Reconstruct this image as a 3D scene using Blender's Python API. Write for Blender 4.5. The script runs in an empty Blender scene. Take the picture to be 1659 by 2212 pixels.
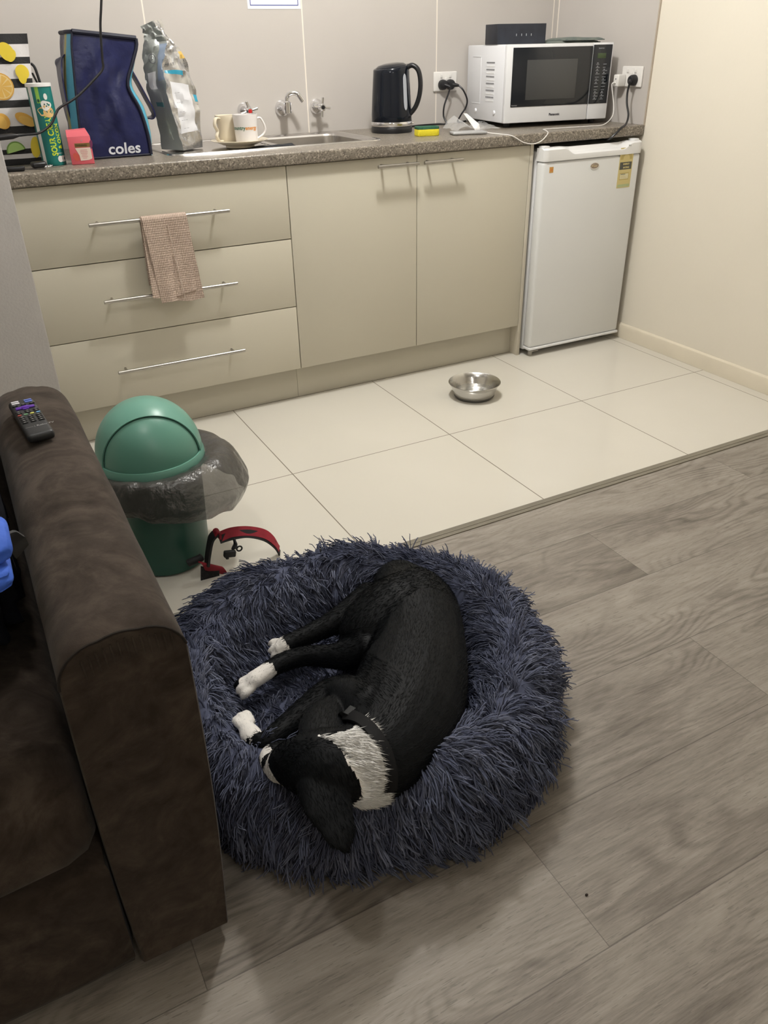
import bpy, bmesh, math, random
import numpy as np
from mathutils import Vector, Matrix
from mathutils.bvhtree import BVHTree
random.seed(7); RNG = np.random.default_rng(7)
S = bpy.context.scene
COL = S.collection
PI = math.pi

# ---------------------------------------------------------------- camera
CAM = dict(c=(-1.0499, -2.6859, 1.1885), yaw=0.4786, pitch=0.5358, roll=-0.0219, f=1692.06)
W_, H_ = 1659.0, 2212.0
_cp = Vector(CAM['c'])
_fw = Vector((math.sin(CAM['yaw'])*math.cos(CAM['pitch']), math.cos(CAM['yaw'])*math.cos(CAM['pitch']), -math.sin(CAM['pitch'])))
_r = _fw.cross(Vector((0, 0, 1))).normalized(); _u = _r.cross(_fw)
_R = math.cos(CAM['roll'])*_r + math.sin(CAM['roll'])*_u
_U = -math.sin(CAM['roll'])*_r + math.cos(CAM['roll'])*_u
cd = bpy.data.cameras.new('camera'); cam = bpy.data.objects.new('camera', cd); COL.objects.link(cam)
cd.sensor_fit = 'VERTICAL'; cd.sensor_height = 36.0; cd.lens = 36.0*CAM['f']/H_
cd.clip_start = 0.05
cam.matrix_world = Matrix(((_R.x, _U.x, -_fw.x, _cp.x), (_R.y, _U.y, -_fw.y, _cp.y), (_R.z, _U.z, -_fw.z, _cp.z), (0, 0, 0, 1)))
S.camera = cam
def at(px, py, ax, val):
    """world point seen at a photo pixel on the plane ax = val (used to measure real positions)"""
    v = _fw + _R*((px-W_/2)/CAM['f']) - _U*((py-H_/2)/CAM['f'])
    i = 'xyz'.index(ax); t = (val-_cp[i])/v[i]
    return _cp + v*t

# ---------------------------------------------------------------- light, exposure
S.view_settings.view_transform = 'Standard'; S.view_settings.look = 'None'
S.view_settings.gamma = 1.0; S.view_settings.exposure = 0.0; S.view_settings.use_curve_mapping = False
wd = bpy.data.worlds.new('world'); S.world = wd; wd.use_nodes = True
wd.node_tree.nodes['Background'].inputs[0].default_value = (1, .95, .9, 1)
wd.node_tree.nodes['Background'].inputs[1].default_value = 0.03
def lamp(name, loc, power, size, col):
    l = bpy.data.lights.new(name, 'POINT'); l.shadow_soft_size = size/2; l.energy = power; l.color = col
    o = bpy.data.objects.new(name, l); o.location = loc; COL.objects.link(o); return o
lamp('kitchen_ceiling_lamp', (0.2, -0.52, 2.27), 73, 0.13, (1, .985, .955))
lamp('lounge_ceiling_lamp', (-1.02, -1.72, 2.27), 17, 0.16, (1, .985, .96))
lamp('added_sofa_fill_lamp', (-0.75, -3.85, 2.27), 12, 0.2, (1, .97, .93))  # unseen fill light added behind the camera to brighten the sofa front

# ---------------------------------------------------------------- colours, materials
def lin(c):
    c = c/255.0
    return c/12.92 if c <= .04045 else ((c+.055)/1.055)**2.4
def rgb(r, g, b, k=1.0): return (lin(r)*k, lin(g)*k, lin(b)*k, 1.0)
MATS = {}
def mat(name, col, rough=.5, metal=0.0, spec=.5, noise=None, bump=None, coat=0, trans=0, alpha=1, ior=1.45, sheen=0, emit=None):
    """noise=(scale, amount) lightness variation; bump=(scale, strength)"""
    if name in MATS: return MATS[name]
    m = bpy.data.materials.new(name); m.use_nodes = True; nt = m.node_tree; b = nt.nodes['Principled BSDF']
    b.inputs['Base Color'].default_value = col; b.inputs['Roughness'].default_value = rough
    b.inputs['Metallic'].default_value = metal; b.inputs['Specular IOR Level'].default_value = spec
    b.inputs['Coat Weight'].default_value = coat; b.inputs['Transmission Weight'].default_value = trans
    b.inputs['Alpha'].default_value = alpha; b.inputs['IOR'].default_value = ior
    b.inputs['Sheen Weight'].default_value = sheen
    if emit: b.inputs['Emission Color'].default_value = emit[0]; b.inputs['Emission Strength'].default_value = emit[1]
    if noise or bump: tc = nt.nodes.new('ShaderNodeTexCoord')
    if noise:
        n = nt.nodes.new('ShaderNodeTexNoise'); n.inputs['Scale'].default_value = noise[0]; n.inputs['Detail'].default_value = 4
        nt.links.new(tc.outputs['Object'], n.inputs['Vector'])
        r = nt.nodes.new('ShaderNodeValToRGB'); a = noise[1]
        r.color_ramp.elements[0].position = .3; r.color_ramp.elements[1].position = .7
        r.color_ramp.elements[0].color = (*[c*(1-a) for c in col[:3]], 1); r.color_ramp.elements[1].color = (*[min(1, c*(1+a)) for c in col[:3]], 1)
        nt.links.new(n.outputs['Fac'], r.inputs['Fac']); nt.links.new(r.outputs['Color'], b.inputs['Base Color'])
    if bump:
        n2 = nt.nodes.new('ShaderNodeTexNoise'); n2.inputs['Scale'].default_value = bump[0]; n2.inputs['Detail'].default_value = 5
        nt.links.new(tc.outputs['Object'], n2.inputs['Vector'])
        bp = nt.nodes.new('ShaderNodeBump'); bp.inputs['Strength'].default_value = bump[1]; bp.inputs['Distance'].default_value = .01
        nt.links.new(n2.outputs['Fac'], bp.inputs['Height']); nt.links.new(bp.outputs['Normal'], b.inputs['Normal'])
    MATS[name] = m; return m
class NB:
    """small node-graph helper"""
    def __init__(s, name):
        s.m = bpy.data.materials.new(name); s.m.use_nodes = True; s.nt = s.m.node_tree; s.b = s.nt.nodes['Principled BSDF']; MATS[name] = s.m
        g = s.nt.nodes.new('ShaderNodeNewGeometry'); sp = s.nt.nodes.new('ShaderNodeSeparateXYZ'); s.nt.links.new(g.outputs['Position'], sp.inputs[0])
        s.pos = g.outputs['Position']; s.x, s.y, s.z = sp.outputs
    def put(s, sock, v):
        if isinstance(v, bpy.types.NodeSocket): s.nt.links.new(v, sock)
        else: sock.default_value = v
    def mth(s, op, a, b=0.0, c=None):
        n = s.nt.nodes.new('ShaderNodeMath'); n.operation = op; s.put(n.inputs[0], a); s.put(n.inputs[1], b)
        if c is not None: s.put(n.inputs[2], c)
        return n.outputs[0]
    def vec(s, a, b, c):
        n = s.nt.nodes.new('ShaderNodeCombineXYZ'); [s.put(n.inputs[i], v) for i, v in enumerate((a, b, c))]; return n.outputs[0]
    def noise(s, v, scale, detail=3, rough=.5, dist=0):
        n = s.nt.nodes.new('ShaderNodeTexNoise'); s.put(n.inputs['Vector'], v); n.inputs['Scale'].default_value = scale
        n.inputs['Detail'].default_value = detail; n.inputs['Roughness'].default_value = rough; n.inputs['Distortion'].default_value = dist; return n.outputs['Fac']
    def white(s, v):
        n = s.nt.nodes.new('ShaderNodeTexWhiteNoise'); n.noise_dimensions = '1D'; s.put(n.inputs['W'], v); return n.outputs['Value']
    def ramp(s, f, stops):
        n = s.nt.nodes.new('ShaderNodeValToRGB'); s.put(n.inputs['Fac'], f); e = n.color_ramp.elements
        while len(e) < len(stops): e.new(.5)
        for el, (p, c) in zip(e, stops): el.position = p; el.color = c
        return n.outputs['Color']
    def mix(s, f, a, b):
        n = s.nt.nodes.new('ShaderNodeMix'); n.data_type = 'RGBA'; s.put(n.inputs[0], f); s.put(n.inputs[6], a); s.put(n.inputs[7], b); return n.outputs[2]
    def line(s, v, off, per, hw):
        """1 on thin lines v = off + k*per"""
        t = s.mth('DIVIDE', s.mth('SUBTRACT', v, off), per); t = s.mth('FRACT', s.mth('ADD', t, 100.5))
        return s.mth('LESS_THAN', s.mth('ABSOLUTE', s.mth('SUBTRACT', t, .5)), hw/per)
    def bump(s, h, strength, dist=.002):
        n = s.nt.nodes.new('ShaderNodeBump'); n.inputs['Strength'].default_value = strength; n.inputs['Distance'].default_value = dist
        s.put(n.inputs['Height'], h); s.nt.links.new(n.outputs[0], s.b.inputs['Normal'])
    def out(s, col, rough=.5, spec=.5):
        s.put(s.b.inputs['Base Color'], col); s.put(s.b.inputs['Roughness'], rough); s.b.inputs['Specular IOR Level'].default_value = spec; return s.m

# ---------------------------------------------------------------- mesh helpers
def new(): return bmesh.new()
def _since(bm, n): bm.faces.ensure_lookup_table(); return bm.faces[n:]
def box(bm, x0, x1, y0, y1, z0, z1, bev=0.0, seg=2, mi=0, M=None):
    n = len(bm.faces)
    m = Matrix.Translation(((x0+x1)/2, (y0+y1)/2, (z0+z1)/2)) @ Matrix.Diagonal((x1-x0, y1-y0, z1-z0, 1))
    if M is not None: m = M @ m
    r = bmesh.ops.create_cube(bm, size=1, matrix=m)
    for f in _since(bm, n): f.material_index = mi
    if bev > 0:
        ed = list({e for v in r['verts'] for e in v.link_edges})
        bmesh.ops.bevel(bm, geom=ed, offset=bev, segments=seg, profile=.5, affect='EDGES', clamp_overlap=True, material=mi)
    return bm
def cr(pts, n=8, closed=False):
    """Catmull-Rom through points"""
    P = [Vector(p) for p in pts]; out = []; L = len(P)
    rng = range(L if closed else L-1)
    for i in rng:
        g = (lambda k: P[k % L]) if closed else (lambda k: P[min(max(k, 0), L-1)])
        p0, p1, p2, p3 = g(i-1), g(i), g(i+1), g(i+2)
        for j in range(n):
            t = j/n
            out.append(.5*((2*p1)+(-p0+p2)*t+(2*p0-5*p1+4*p2-p3)*t*t+(-p0+3*p1-3*p2+p3)*t**3))
    if not closed: out.append(P[-1])
    return out
def frames(P, up=None, closed=False):
    L = len(P); T = []
    for i in range(L):
        a = P[(i-1) % L] if (closed or i > 0) else P[i]; b = P[(i+1) % L] if (closed or i < L-1) else P[i]
        T.append((b-a).normalized())
    F = []
    if up is not None:
        for t in T:
            s = t.cross(Vector(up))
            s = s.normalized() if s.length > 1e-6 else Vector((1, 0, 0))
            F.append((s, s.cross(t).normalized()))
        return T, F
    s = T[0].orthogonal().normalized()
    for t in T:
        s = (s - t*s.dot(t))
        s = s.normalized() if s.length > 1e-6 else t.orthogonal().normalized()
        F.append((s, t.cross(s)))
    return T, F
def loft(bm, rings, mi=0, cap=True, closed=False):
    V = [[bm.verts.new(p) for p in r] for r in rings]; n = len(V[0]); fs = []
    m = len(V)
    for i in range(m if closed else m-1):
        a, b = V[i], V[(i+1) % m]
        for j in range(n):
            f = bm.faces.new((a[j], a[(j+1) % n], b[(j+1) % n], b[j])); f.material_index = mi; fs.append(f)
    if cap and not closed:
        for r in (V[0][::-1], V[-1]):
            f = bm.faces.new(r); f.material_index = mi; fs.append(f)
    return fs
def tube(bm, pts, r, n=8, mi=0, closed=False, cap=True):
    P = [Vector(p) for p in pts]; T, F = frames(P, closed=closed)
    rr = r if isinstance(r, (list, tuple)) else [r]*len(P)
    rings = [[p + rr[i]*(math.cos(2*PI*k/n)*F[i][0]+math.sin(2*PI*k/n)*F[i][1]) for k in range(n)] for i, p in enumerate(P)]
    return loft(bm, rings, mi, cap, closed)
def ribbon(bm, pts, w, t, up=(0, 0, 1), mi=0, closed=False):
    """flat strap: w across (along 'up' side), t thick"""
    P = [Vector(p) for p in pts]; T, F = frames(P, up=up, closed=closed)
    rings = [[p+F[i][1]*w/2+F[i][0]*t/2, p-F[i][1]*w/2+F[i][0]*t/2, p-F[i][1]*w/2-F[i][0]*t/2, p+F[i][1]*w/2-F[i][0]*t/2] for i, p in enumerate(P)]
    return loft(bm, rings, mi, True, closed)
def lathe(bm, prof, n=40, M=None, mi=0, close=False):
    M = M or Matrix(); rings = []
    for r, z in prof: rings.append([M @ Vector((r*math.cos(2*PI*k/n), r*math.sin(2*PI*k/n), z)) for k in range(n)])
    V = []
    for (r, z), ring in zip(prof, rings):
        V.append([bm.verts.new(M @ Vector((0, 0, z)))] if r < 1e-6 else [bm.verts.new(p) for p in ring])
    m = len(V)
    for i in range(m if close else m-1):
        a, b = V[i], V[(i+1) % m]
        if len(a) == 1 and len(b) == 1: continue
        for j in range(n):
            k = (j+1) % n
            if len(a) == 1: vs = (a[0], b[k], b[j])
            elif len(b) == 1: vs = (a[j], a[k], b[0])
            else: vs = (a[j], a[k], b[k], b[j])
            bm.faces.new(vs).material_index = mi
    return bm
def grid(bm, fn, nu, nv, mi=0, thick=0.0, wrap=False):
    """surface fn(u,v); mi may be a function of (u,v); thick > 0 makes a closed sheet"""
    V = [[bm.verts.new(fn(i/nu, j/nv)) for j in range(nv+1)] for i in range(nu if wrap else nu+1)]
    fs = []
    for i in range(nu):
        for j in range(nv):
            a, b = V[i], V[(i+1) % len(V)]
            f = bm.faces.new((a[j], b[j], b[j+1], a[j+1])); f.material_index = mi((i+.5)/nu, (j+.5)/nv) if callable(mi) else mi; fs.append(f)
    if thick:
        bmesh.ops.recalc_face_normals(bm, faces=fs)
        bmesh.ops.solidify(bm, geom=fs, thickness=thick)
    return fs
def disc(bm, c, nrm, rx, ry=None, n=24, mi=0, rot=0, up=(0, 0, 1), h=0.0, a0=0, a1=2*PI):
    """flat disc / ellipse / sector (h > 0: short prism)"""
    ry = ry or rx; N = Vector(nrm).normalized(); X = Vector(up).cross(N); X = X.normalized() if X.length > 1e-6 else N.orthogonal().normalized(); Y = N.cross(X)
    C = Vector(c); full = abs(a1-a0-2*PI) < 1e-6
    pts = []
    for k in range(n if full else n+1):
        a = a0+(a1-a0)*k/n; px, py = rx*math.cos(a), ry*math.sin(a)
        pts.append(C + X*(px*math.cos(rot)-py*math.sin(rot)) + Y*(px*math.sin(rot)+py*math.cos(rot)))
    if not full: pts.append(C)
    if h: return loft(bm, [pts, [p+N*h for p in pts]], mi)
    f = bm.faces.new([bm.verts.new(p) for p in pts]); f.material_index = mi; return [f]
def prism(bm, poly, nrm, h, mi=0):
    N = Vector(nrm).normalized()*h; P = [Vector(p) for p in poly]
    return loft(bm, [P, [p+N for p in P]], mi)
WL = {}
def wloc(o): return WL.get(o.name, Vector((0, 0, 0)))
def obj(name, bm, mats, parent=None, smooth=True, ang=35, local=False, recalc=True):
    if recalc: bmesh.ops.recalc_face_normals(bm, faces=bm.faces)
    me = bpy.data.meshes.new(name); o = bpy.data.objects.new(name, me); COL.objects.link(o)
    if parent is None and not local:
        lo = Vector([min(v.co[i] for v in bm.verts) for i in range(3)]); hi = Vector([max(v.co[i] for v in bm.verts) for i in range(3)])
        base = Vector(((lo.x+hi.x)/2, (lo.y+hi.y)/2, lo.z))
        bmesh.ops.translate(bm, vec=-base, verts=bm.verts); o.location = base; WL[o.name] = base
    elif parent is not None:
        if not local: bmesh.ops.translate(bm, vec=-wloc(parent), verts=bm.verts)
        o.parent = parent; WL[o.name] = wloc(parent)
    bm.to_mesh(me); bm.free()
    for m in (mats if isinstance(mats, (list, tuple)) else [mats]): me.materials.append(m)
    if smooth: me.shade_smooth(); me.set_sharp_from_angle(angle=math.radians(ang))
    return o
def tag(o, label, cat, group=None, kind=None):
    o['label'] = label; o['category'] = cat
    if group: o['group'] = group
    if kind: o['kind'] = kind
    return o
def thing(name, label, cat, loc=(0, 0, 0), rot=0.0, group=None):
    o = bpy.data.objects.new(name, None); COL.objects.link(o); o.location = loc; o.rotation_euler = (0, 0, rot); o.empty_display_size = .05
    WL[o.name] = Vector(loc); return tag(o, label, cat, group)
def struct(name, bm, mats, parent=None, label=None, smooth=False):
    o = obj(name, bm, mats, parent, smooth); o['kind'] = 'structure'
    if label: o['label'] = label
    return o
def text_into(bm, s, size, M, mi=0, ext=.0004, bold=0.0, sx=1.0, warp=None):
    """lettering: adds the characters of s (origin at its left end, baseline on local x) to bm"""
    cu = bpy.data.curves.new('t', 'FONT'); cu.body = s; cu.size = size; cu.extrude = ext; cu.offset = bold; cu.resolution_u = 3
    t = bpy.data.objects.new('t', cu); COL.objects.link(t)
    dg = bpy.context.evaluated_depsgraph_get(); me = bpy.data.meshes.new_from_object(t.evaluated_get(dg))
    vs = [v.co.copy() for v in me.vertices]; fcs = [tuple(p.vertices) for p in me.polygons]
    bpy.data.objects.remove(t); bpy.data.curves.remove(cu); bpy.data.meshes.remove(me)
    nv = []
    for v in vs:
        v.x *= sx
        nv.append(bm.verts.new(warp(v) if warp else M @ v))
    for f in fcs:
        try: bm.faces.new([nv[i] for i in f]).material_index = mi
        except ValueError: pass
def basis(o, x, y, z=None):
    """matrix with origin o and local x/y axes"""
    x = Vector(x).normalized(); y = Vector(y); z = x.cross(y).normalized(); y = z.cross(x)
    return Matrix(((x.x, y.x, z.x, o[0]), (x.y, y.y, z.y, o[1]), (x.z, y.z, z.z, o[2]), (0, 0, 0, 1)))
def strands(name, paths, radii, mats, mi, parent, sides=3):
    """fur: paths (N,K,3) numpy, radii (N,K); last ring is a tip"""
    N, K, _ = paths.shape
    off = wloc(parent) if parent is not None else Vector((0, 0, 0))
    paths = paths - np.array(off)
    t = paths[:, -1]-paths[:, 0]; t /= np.linalg.norm(t, axis=1, keepdims=True)+1e-9
    a = np.cross(t, np.array([.31, .17, .93])); a /= np.linalg.norm(a, axis=1, keepdims=True)+1e-9; b = np.cross(t, a)
    vp = sides*(K-1)+1; V = np.empty((N, vp, 3), np.float32)
    for k in range(K-1):
        for s in range(sides):
            an = 2*PI*s/sides
            V[:, k*sides+s] = paths[:, k]+radii[:, k, None]*(math.cos(an)*a+math.sin(an)*b)
    V[:, -1] = paths[:, -1]
    F = []
    for k in range(K-2):
        for s in range(sides):
            F.append((k*sides+s, k*sides+(s+1) % sides, (k+1)*sides+(s+1) % sides, (k+1)*sides+s))
    q = np.array(F, np.int32); tr = np.array([((K-2)*sides+s, (K-2)*sides+(s+1) % sides, vp-1) for s in range(sides)], np.int32)
    base = (np.arange(N, dtype=np.int32)*vp)[:, None]
    loops = np.concatenate([q.reshape(1, -1)+base, tr.reshape(1, -1)+base], axis=1).ravel()
    sizes = np.tile(np.array([4]*len(q)+[3]*len(tr), np.int32), N)
    starts = np.concatenate([[0], np.cumsum(sizes)[:-1]]).astype(np.int32)
    me = bpy.data.meshes.new(name); me.vertices.add(N*vp); me.vertices.foreach_set('co', V.ravel())
    me.loops.add(len(loops)); me.loops.foreach_set('vertex_index', loops)
    me.polygons.add(len(sizes)); me.polygons.foreach_set('loop_start', starts)
    me.polygons.foreach_set('material_index', np.repeat(mi.astype(np.int32), len(q)+len(tr)))
    for m in mats: me.materials.append(m)
    me.update(); me.shade_smooth()
    o = bpy.data.objects.new(name, me); COL.objects.link(o)
    if parent is not None: o.parent = parent
    return o
# ---------------------------------------------------------------- setting
XR, YB, ZT = 1.59, 0.60, 0.892            # right wall, back wall, worktop height
# wooden plank floor
w = NB('greige_oak_planks'); PW = .2327
row = w.mth('FLOOR', w.mth('DIVIDE', w.mth('ADD', w.y, 1.531), PW))
fy = w.mth('FRACT', w.mth('DIVIDE', w.mth('ADD', w.y, 1.531+100*PW), PW))
xs = w.mth('DIVIDE', w.mth('ADD', w.mth('SUBTRACT', w.x, w.mth('MULTIPLY', row, .659)), -.316+122), 1.22)
pid = w.mth('ADD', w.mth('FLOOR', xs), w.mth('MULTIPLY', row, 7.31)); fx = w.mth('FRACT', xs)
seed = w.white(pid)
sh = w.mth('MULTIPLY', seed, 37.0)
P2 = lambda kx, ky: w.vec(w.mth('ADD', w.mth('MULTIPLY', w.x, kx), sh), w.mth('ADD', w.mth('MULTIPLY', w.y, ky), w.mth('MULTIPLY', sh, 1.7)), sh)
blot = w.noise(P2(2.6, 9.0), 1.0, 5, .62, .8)
streak = w.noise(P2(5.0, 85.0), 1.0, 6, .68, .3)
fine = w.noise(P2(26.0, 330.0), 1.0, 4, .6)
warp = w.noise(P2(1.7, 7.5), 1.0, 1.5, .5, .4)
band = w.mth('SINE', w.mth('ADD', w.mth('MULTIPLY', warp, 115.0), w.mth('MULTIPLY', w.y, 160.0)))
band = w.mth('POWER', w.mth('MULTIPLY_ADD', band, .5, .5), 2.2)
mask = w.ramp(w.noise(P2(1.2, 4.0), 1.0, 2), [(.44, (0, 0, 0, 1)), (.60, (1, 1, 1, 1))])
knot = w.ramp(w.noise(P2(3.0, 6.0), 1.1, 2, .5, 1.5), [(.66, (0, 0, 0, 1)), (.80, (1, 1, 1, 1))])
f = w.mth('ADD', w.mth('MULTIPLY', blot, .72), w.mth('MULTIPLY', streak, .42)); f = w.mth('ADD', f, w.mth('MULTIPLY', fine, .34))
f = w.mth('ADD', f, w.mth('MULTIPLY', w.mth('SUBTRACT', seed, .5), .15))
f = w.mth('SUBTRACT', f, w.mth('MULTIPLY', w.mth('MULTIPLY', band, mask), .15)); f = w.mth('SUBTRACT', f, w.mth('MULTIPLY', knot, .16))
c = w.ramp(w.mth('SUBTRACT', f, .21), [(.22, (.106, .091, .076, 1)), (.40, (.182, .159, .134, 1)), (.54, (.248, .220, .189, 1)), (.74, (.33, .297, .258, 1))])
pores = w.noise(P2(38.0, 420.0), 1.0, 2, .5)
c = w.mix(w.mth('MULTIPLY', w.mth('LESS_THAN', pores, .35), .45), c, (.105, .09, .075, 1))
seam = w.mth('MAXIMUM', w.mth('GREATER_THAN', w.mth('ABSOLUTE', w.mth('SUBTRACT', fy, .5)), .5-.0010/PW), w.mth('GREATER_THAN', w.mth('ABSOLUTE', w.mth('SUBTRACT', fx, .5)), .5-.0008/1.22))
c = w.mix(w.mth('MULTIPLY', seam, .6), c, (.06, .05, .042, 1))
w.bump(w.mth('ADD', fine, streak), .3, .0012)
w.out(c, .52, .35)
# polished cream floor tiles
w = NB('polished_cream_tile')
ln = w.mth('MAXIMUM', w.line(w.x, -.272, .6, .0016), w.line(w.y, -.548, .6, .0016))
soil = w.noise(w.pos, 1.3, 4)
base = w.ramp(soil, [(.3, (.62, .59, .52, 1)), (.7, (.67, .64, .57, 1))])
c = w.mix(ln, base, (.16, .135, .10, 1))
w.out(c, w.mth('ADD', .13, w.mth('MULTIPLY', ln, .5)), .45)
# splash-back sheets with pale seams
w = NB('taupe_wall_sheet')
ln = w.line(w.x, .348, .605, .0026)
cl = w.noise(w.pos, 2.2, 4)
c = w.mix(ln, w.ramp(cl, [(.3, (.485, .455, .425, 1)), (.7, (.52, .487, .455, 1))]), (.80, .74, .66, 1))
w.out(c, .30, .4)
w = NB('taupe_side_sheet')
c = w.ramp(w.noise(w.pos, 2.2, 4), [(.3, (.485, .455, .425, 1)), (.7, (.52, .487, .455, 1))])
ln = w.mth('GREATER_THAN', w.y, .5935)
w.out(w.mix(ln, c, (.80, .74, .66, 1)), .30, .4)
CREAM = mat('cream_wall_paint', (.75, .70, .60, 1), .55, noise=(1.5, .025), bump=(60, .05))
GREYW = mat('grey_rendered_wall', (.43, .41, .395, 1), .8, noise=(6, .04), bump=(140, .12))
CEIL = mat('white_ceiling_paint', (.78, .76, .72, 1), .8)
SKIRT = mat('cream_gloss_skirting', (.72, .655, .53, 1), .3, noise=(9, .03))
TRIM = mat('bronze_metal_edge', (.225, .205, .165, 1), .38, metal=.35, noise=(14, .06))

EDGE = -1.086
struct('floor', box(new(), -2.6, XR, -4.4, EDGE-.03, -.06, 0), MATS['greige_oak_planks'], label='grey brown wood plank floor')
struct('floor_tiles', box(new(), -2.6, XR, EDGE, YB, -.06, .0), MATS['polished_cream_tile'], label='polished cream floor tiles')
bm = new(); box(bm, -2.6, XR, EDGE-.034, EDGE, -.05, .0035, .0012)
box(bm, -2.6, XR, EDGE-.021, EDGE-.015, .003, .0048, .0008)
struct('trim_1', bm, TRIM, label='dark metal edge strip between tiles and planks')
struct('wall_back', box(new(), -2.7, XR+.1, YB, YB+.1, -.06, 2.42), MATS['taupe_wall_sheet'], label='taupe sheet wall behind the worktop')
wr = struct('wall_right', box(new(), XR, XR+.1, -4.5, YB, -.06, 2.42), CREAM, label='cream painted wall beside the fridge')
bm = new(); box(bm, XR-.006, XR, -.010, YB, ZT, 2.40)
struct('wall_panel', bm, MATS['taupe_side_sheet'], wr)
bm = new(); box(bm, XR-.0075, XR, -.016, -.010, ZT-.004, 2.40, .001)
struct('trim_2', bm, mat('beige_panel_edge', (.42, .36, .29, 1), .4))
XL = -.868
struct('wall_left', box(new(), -2.6, XL, -.075, YB, 0, 2.40, .004), GREYW, smooth=True, label='grey rendered wall end left of the cabinets')
struct('wall_outer', box(new(), -2.7, -2.6, -4.5, -.075, -.06, 2.42), CREAM)
struct('wall_front', box(new(), -2.7, XR+.1, -4.5, -4.4, -.06, 2.42), CREAM)
struct('ceiling', box(new(), -2.7, XR+.1, -4.5, YB+.1, 2.40, 2.46), CEIL)
bm = new()
prof = [(XR, .0005), (XR-.013, .0005), (XR-.014, .052), (XR-.011, .062), (XR-.004, .067), (XR, .067)]
loft(bm, [[(x, -4.4, z) for x, z in prof], [(x, .05, z) for x, z in prof]])
struct('baseboard_right', bm, SKIRT, smooth=True, label='cream skirting board along the right wall')

# ---------------------------------------------------------------- cabinets
CAB = mat('cream_laminate', (.56, .525, .43, 1), .38, spec=.4)
CABE = mat('cream_laminate_edge', (.58, .535, .44, 1), .4)
GAPM = mat('dark_gap', (.05, .045, .035, 1), .9)
STEEL = mat('brushed_steel', (.44, .42, .39, 1), .34, metal=1, noise=(60, .05))
CHROME = mat('chrome', (.80, .80, .82, 1), .07, metal=1)
SINKM = mat('stainless_sink', (.62, .60, .58, 1), .24, metal=1)
def bar_handle(parent, x0, x1, z, posts, r=.006, yf=-.036, y0=0.0):
    bm = new(); tube(bm, [(x0, yf, z), (x0+.001, yf, z), (x1-.001, yf, z), (x1, yf, z)], [r*.8, r, r, r*.8], 16)
    for p in posts: tube(bm, [(p, y0+.001, z), (p, yf, z)], r*.72, 10)
    return obj('handle', bm, STEEL, parent)
KY = .0533; ZBOT = .135; ZTOP = .8525; G = .0015; D1, D2 = .6127, .3732
t = thing('drawer_cabinet', 'cream drawer unit with three wide drawers, hung with the tea towel', 'cabinet', (-.43, .3, 0))
bm = new(); box(bm, XL+.001, -.0005, .019, .57, ZBOT, ZTOP); obj('carcass', bm, [GAPM], t)
bm = new(); box(bm, XL+.001, -.0005, KY, KY+.016, .0005, ZBOT+.004); obj('kickboard', bm, CAB, t)
for (z0, z1), hz in zip([(D1+G, ZTOP-.003), (D2+G, D1-G), (ZBOT, D2-G)], [.734, .4965, .2575]):
    bm = new(); box(bm, XL+.001, -.0015, 0, .018, z0, z1, .0009); d = obj('drawer', bm, CAB, t)
    bar_handle(d, -.674, -.224, hz, (-.643, -.264))
DW = .5102
t = thing('sink_cabinet', 'cream two-door cupboard under the sink, between the drawers and the fridge', 'cabinet', (.51, .3, 0))
bm = new(); box(bm, .0005, 2*DW, .019, .57, ZBOT, ZTOP-.20); box(bm, .0005, 2*DW, .019, .05, ZTOP-.2, ZTOP); obj('carcass', bm, GAPM, t)
bm = new(); box(bm, .0005, 2*DW, KY, KY+.016, .0005, ZBOT+.004); obj('kickboard', bm, CAB, t)
bm = new(); box(bm, 2*DW+.0008, 2*DW+.0168, 0.0, .57, .0005, ZTOP-.001, .0008); obj('end_panel', bm, CABE, t)
for x0, x1, h0, h1 in [(G, DW-G, .332, .499), (DW+G, 2*DW-G, .521, .688)]:
    bm = new(); box(bm, x0, x1, 0, .018, ZBOT, ZTOP-.003, .0009); d = obj('door', bm, CAB, t)
    bar_handle(d, h0, h1, .825, (h0+.03, h1-.03))

# worktop with a cut-out for the sink
w = NB('speckled_stone_laminate')
n1 = w.nt.nodes.new('ShaderNodeTexVoronoi'); n1.inputs['Scale'].default_value = 260; w.nt.links.new(w.pos, n1.inputs['Vector'])
sp = w.nt.nodes.new('ShaderNodeSeparateColor'); w.nt.links.new(n1.outputs['Color'], sp.inputs[0])
c = w.ramp(sp.outputs[0], [(0, (.060, .050, .040, 1)), (.16, (.105, .090, .072, 1)), (.2, (.175, .152, .122, 1)), (.78, (.20, .175, .142, 1)), (.86, (.34, .30, .25, 1)), (1, (.42, .37, .30, 1))])
n2 = w.noise(w.pos, 40, 3)
c = w.mix(w.mth('MULTIPLY', n2, .45), c, (.185, .160, .130, 1))
w.out(c, .33, .45)
WF = -.017; SX0, SX1, SY0, SY1 = -.355, .45, .125, .545
bm = new(); zb = ZTOP
r = .006
prof = [(YB-.001, zb), (YB-.001, ZT), (SY1-.03, ZT)]
box(bm, XL+.001, SX0+.03, WF+r, YB-.001, zb, ZT); box(bm, SX1-.03, XR-.007, WF+r, YB-.001, zb, ZT)
box(bm, SX0+.03, SX1-.03, WF+r, SY0+.02, zb, ZT); box(bm, SX0+.03, SX1-.03, SY1-.02, YB-.001, zb, ZT)
pr_ = [(WF+r, zb)] + [(WF+r-r*math.sin(a), zb+r-r*math.cos(a)) for a in np.linspace(.3, PI/2, 4)] + [(WF+r-r*math.cos(a), ZT-r+r*math.sin(a)) for a in np.linspace(0, PI/2, 5)]
loft(bm, [[(XL+.001, y, z) for y, z in pr_], [(XR-.007, y, z) for y, z in pr_]])
tag(obj('worktop', bm, MATS['speckled_stone_laminate'], ang=50), 'long brown grey speckled kitchen worktop over cabinets and fridge', 'worktop')

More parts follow.
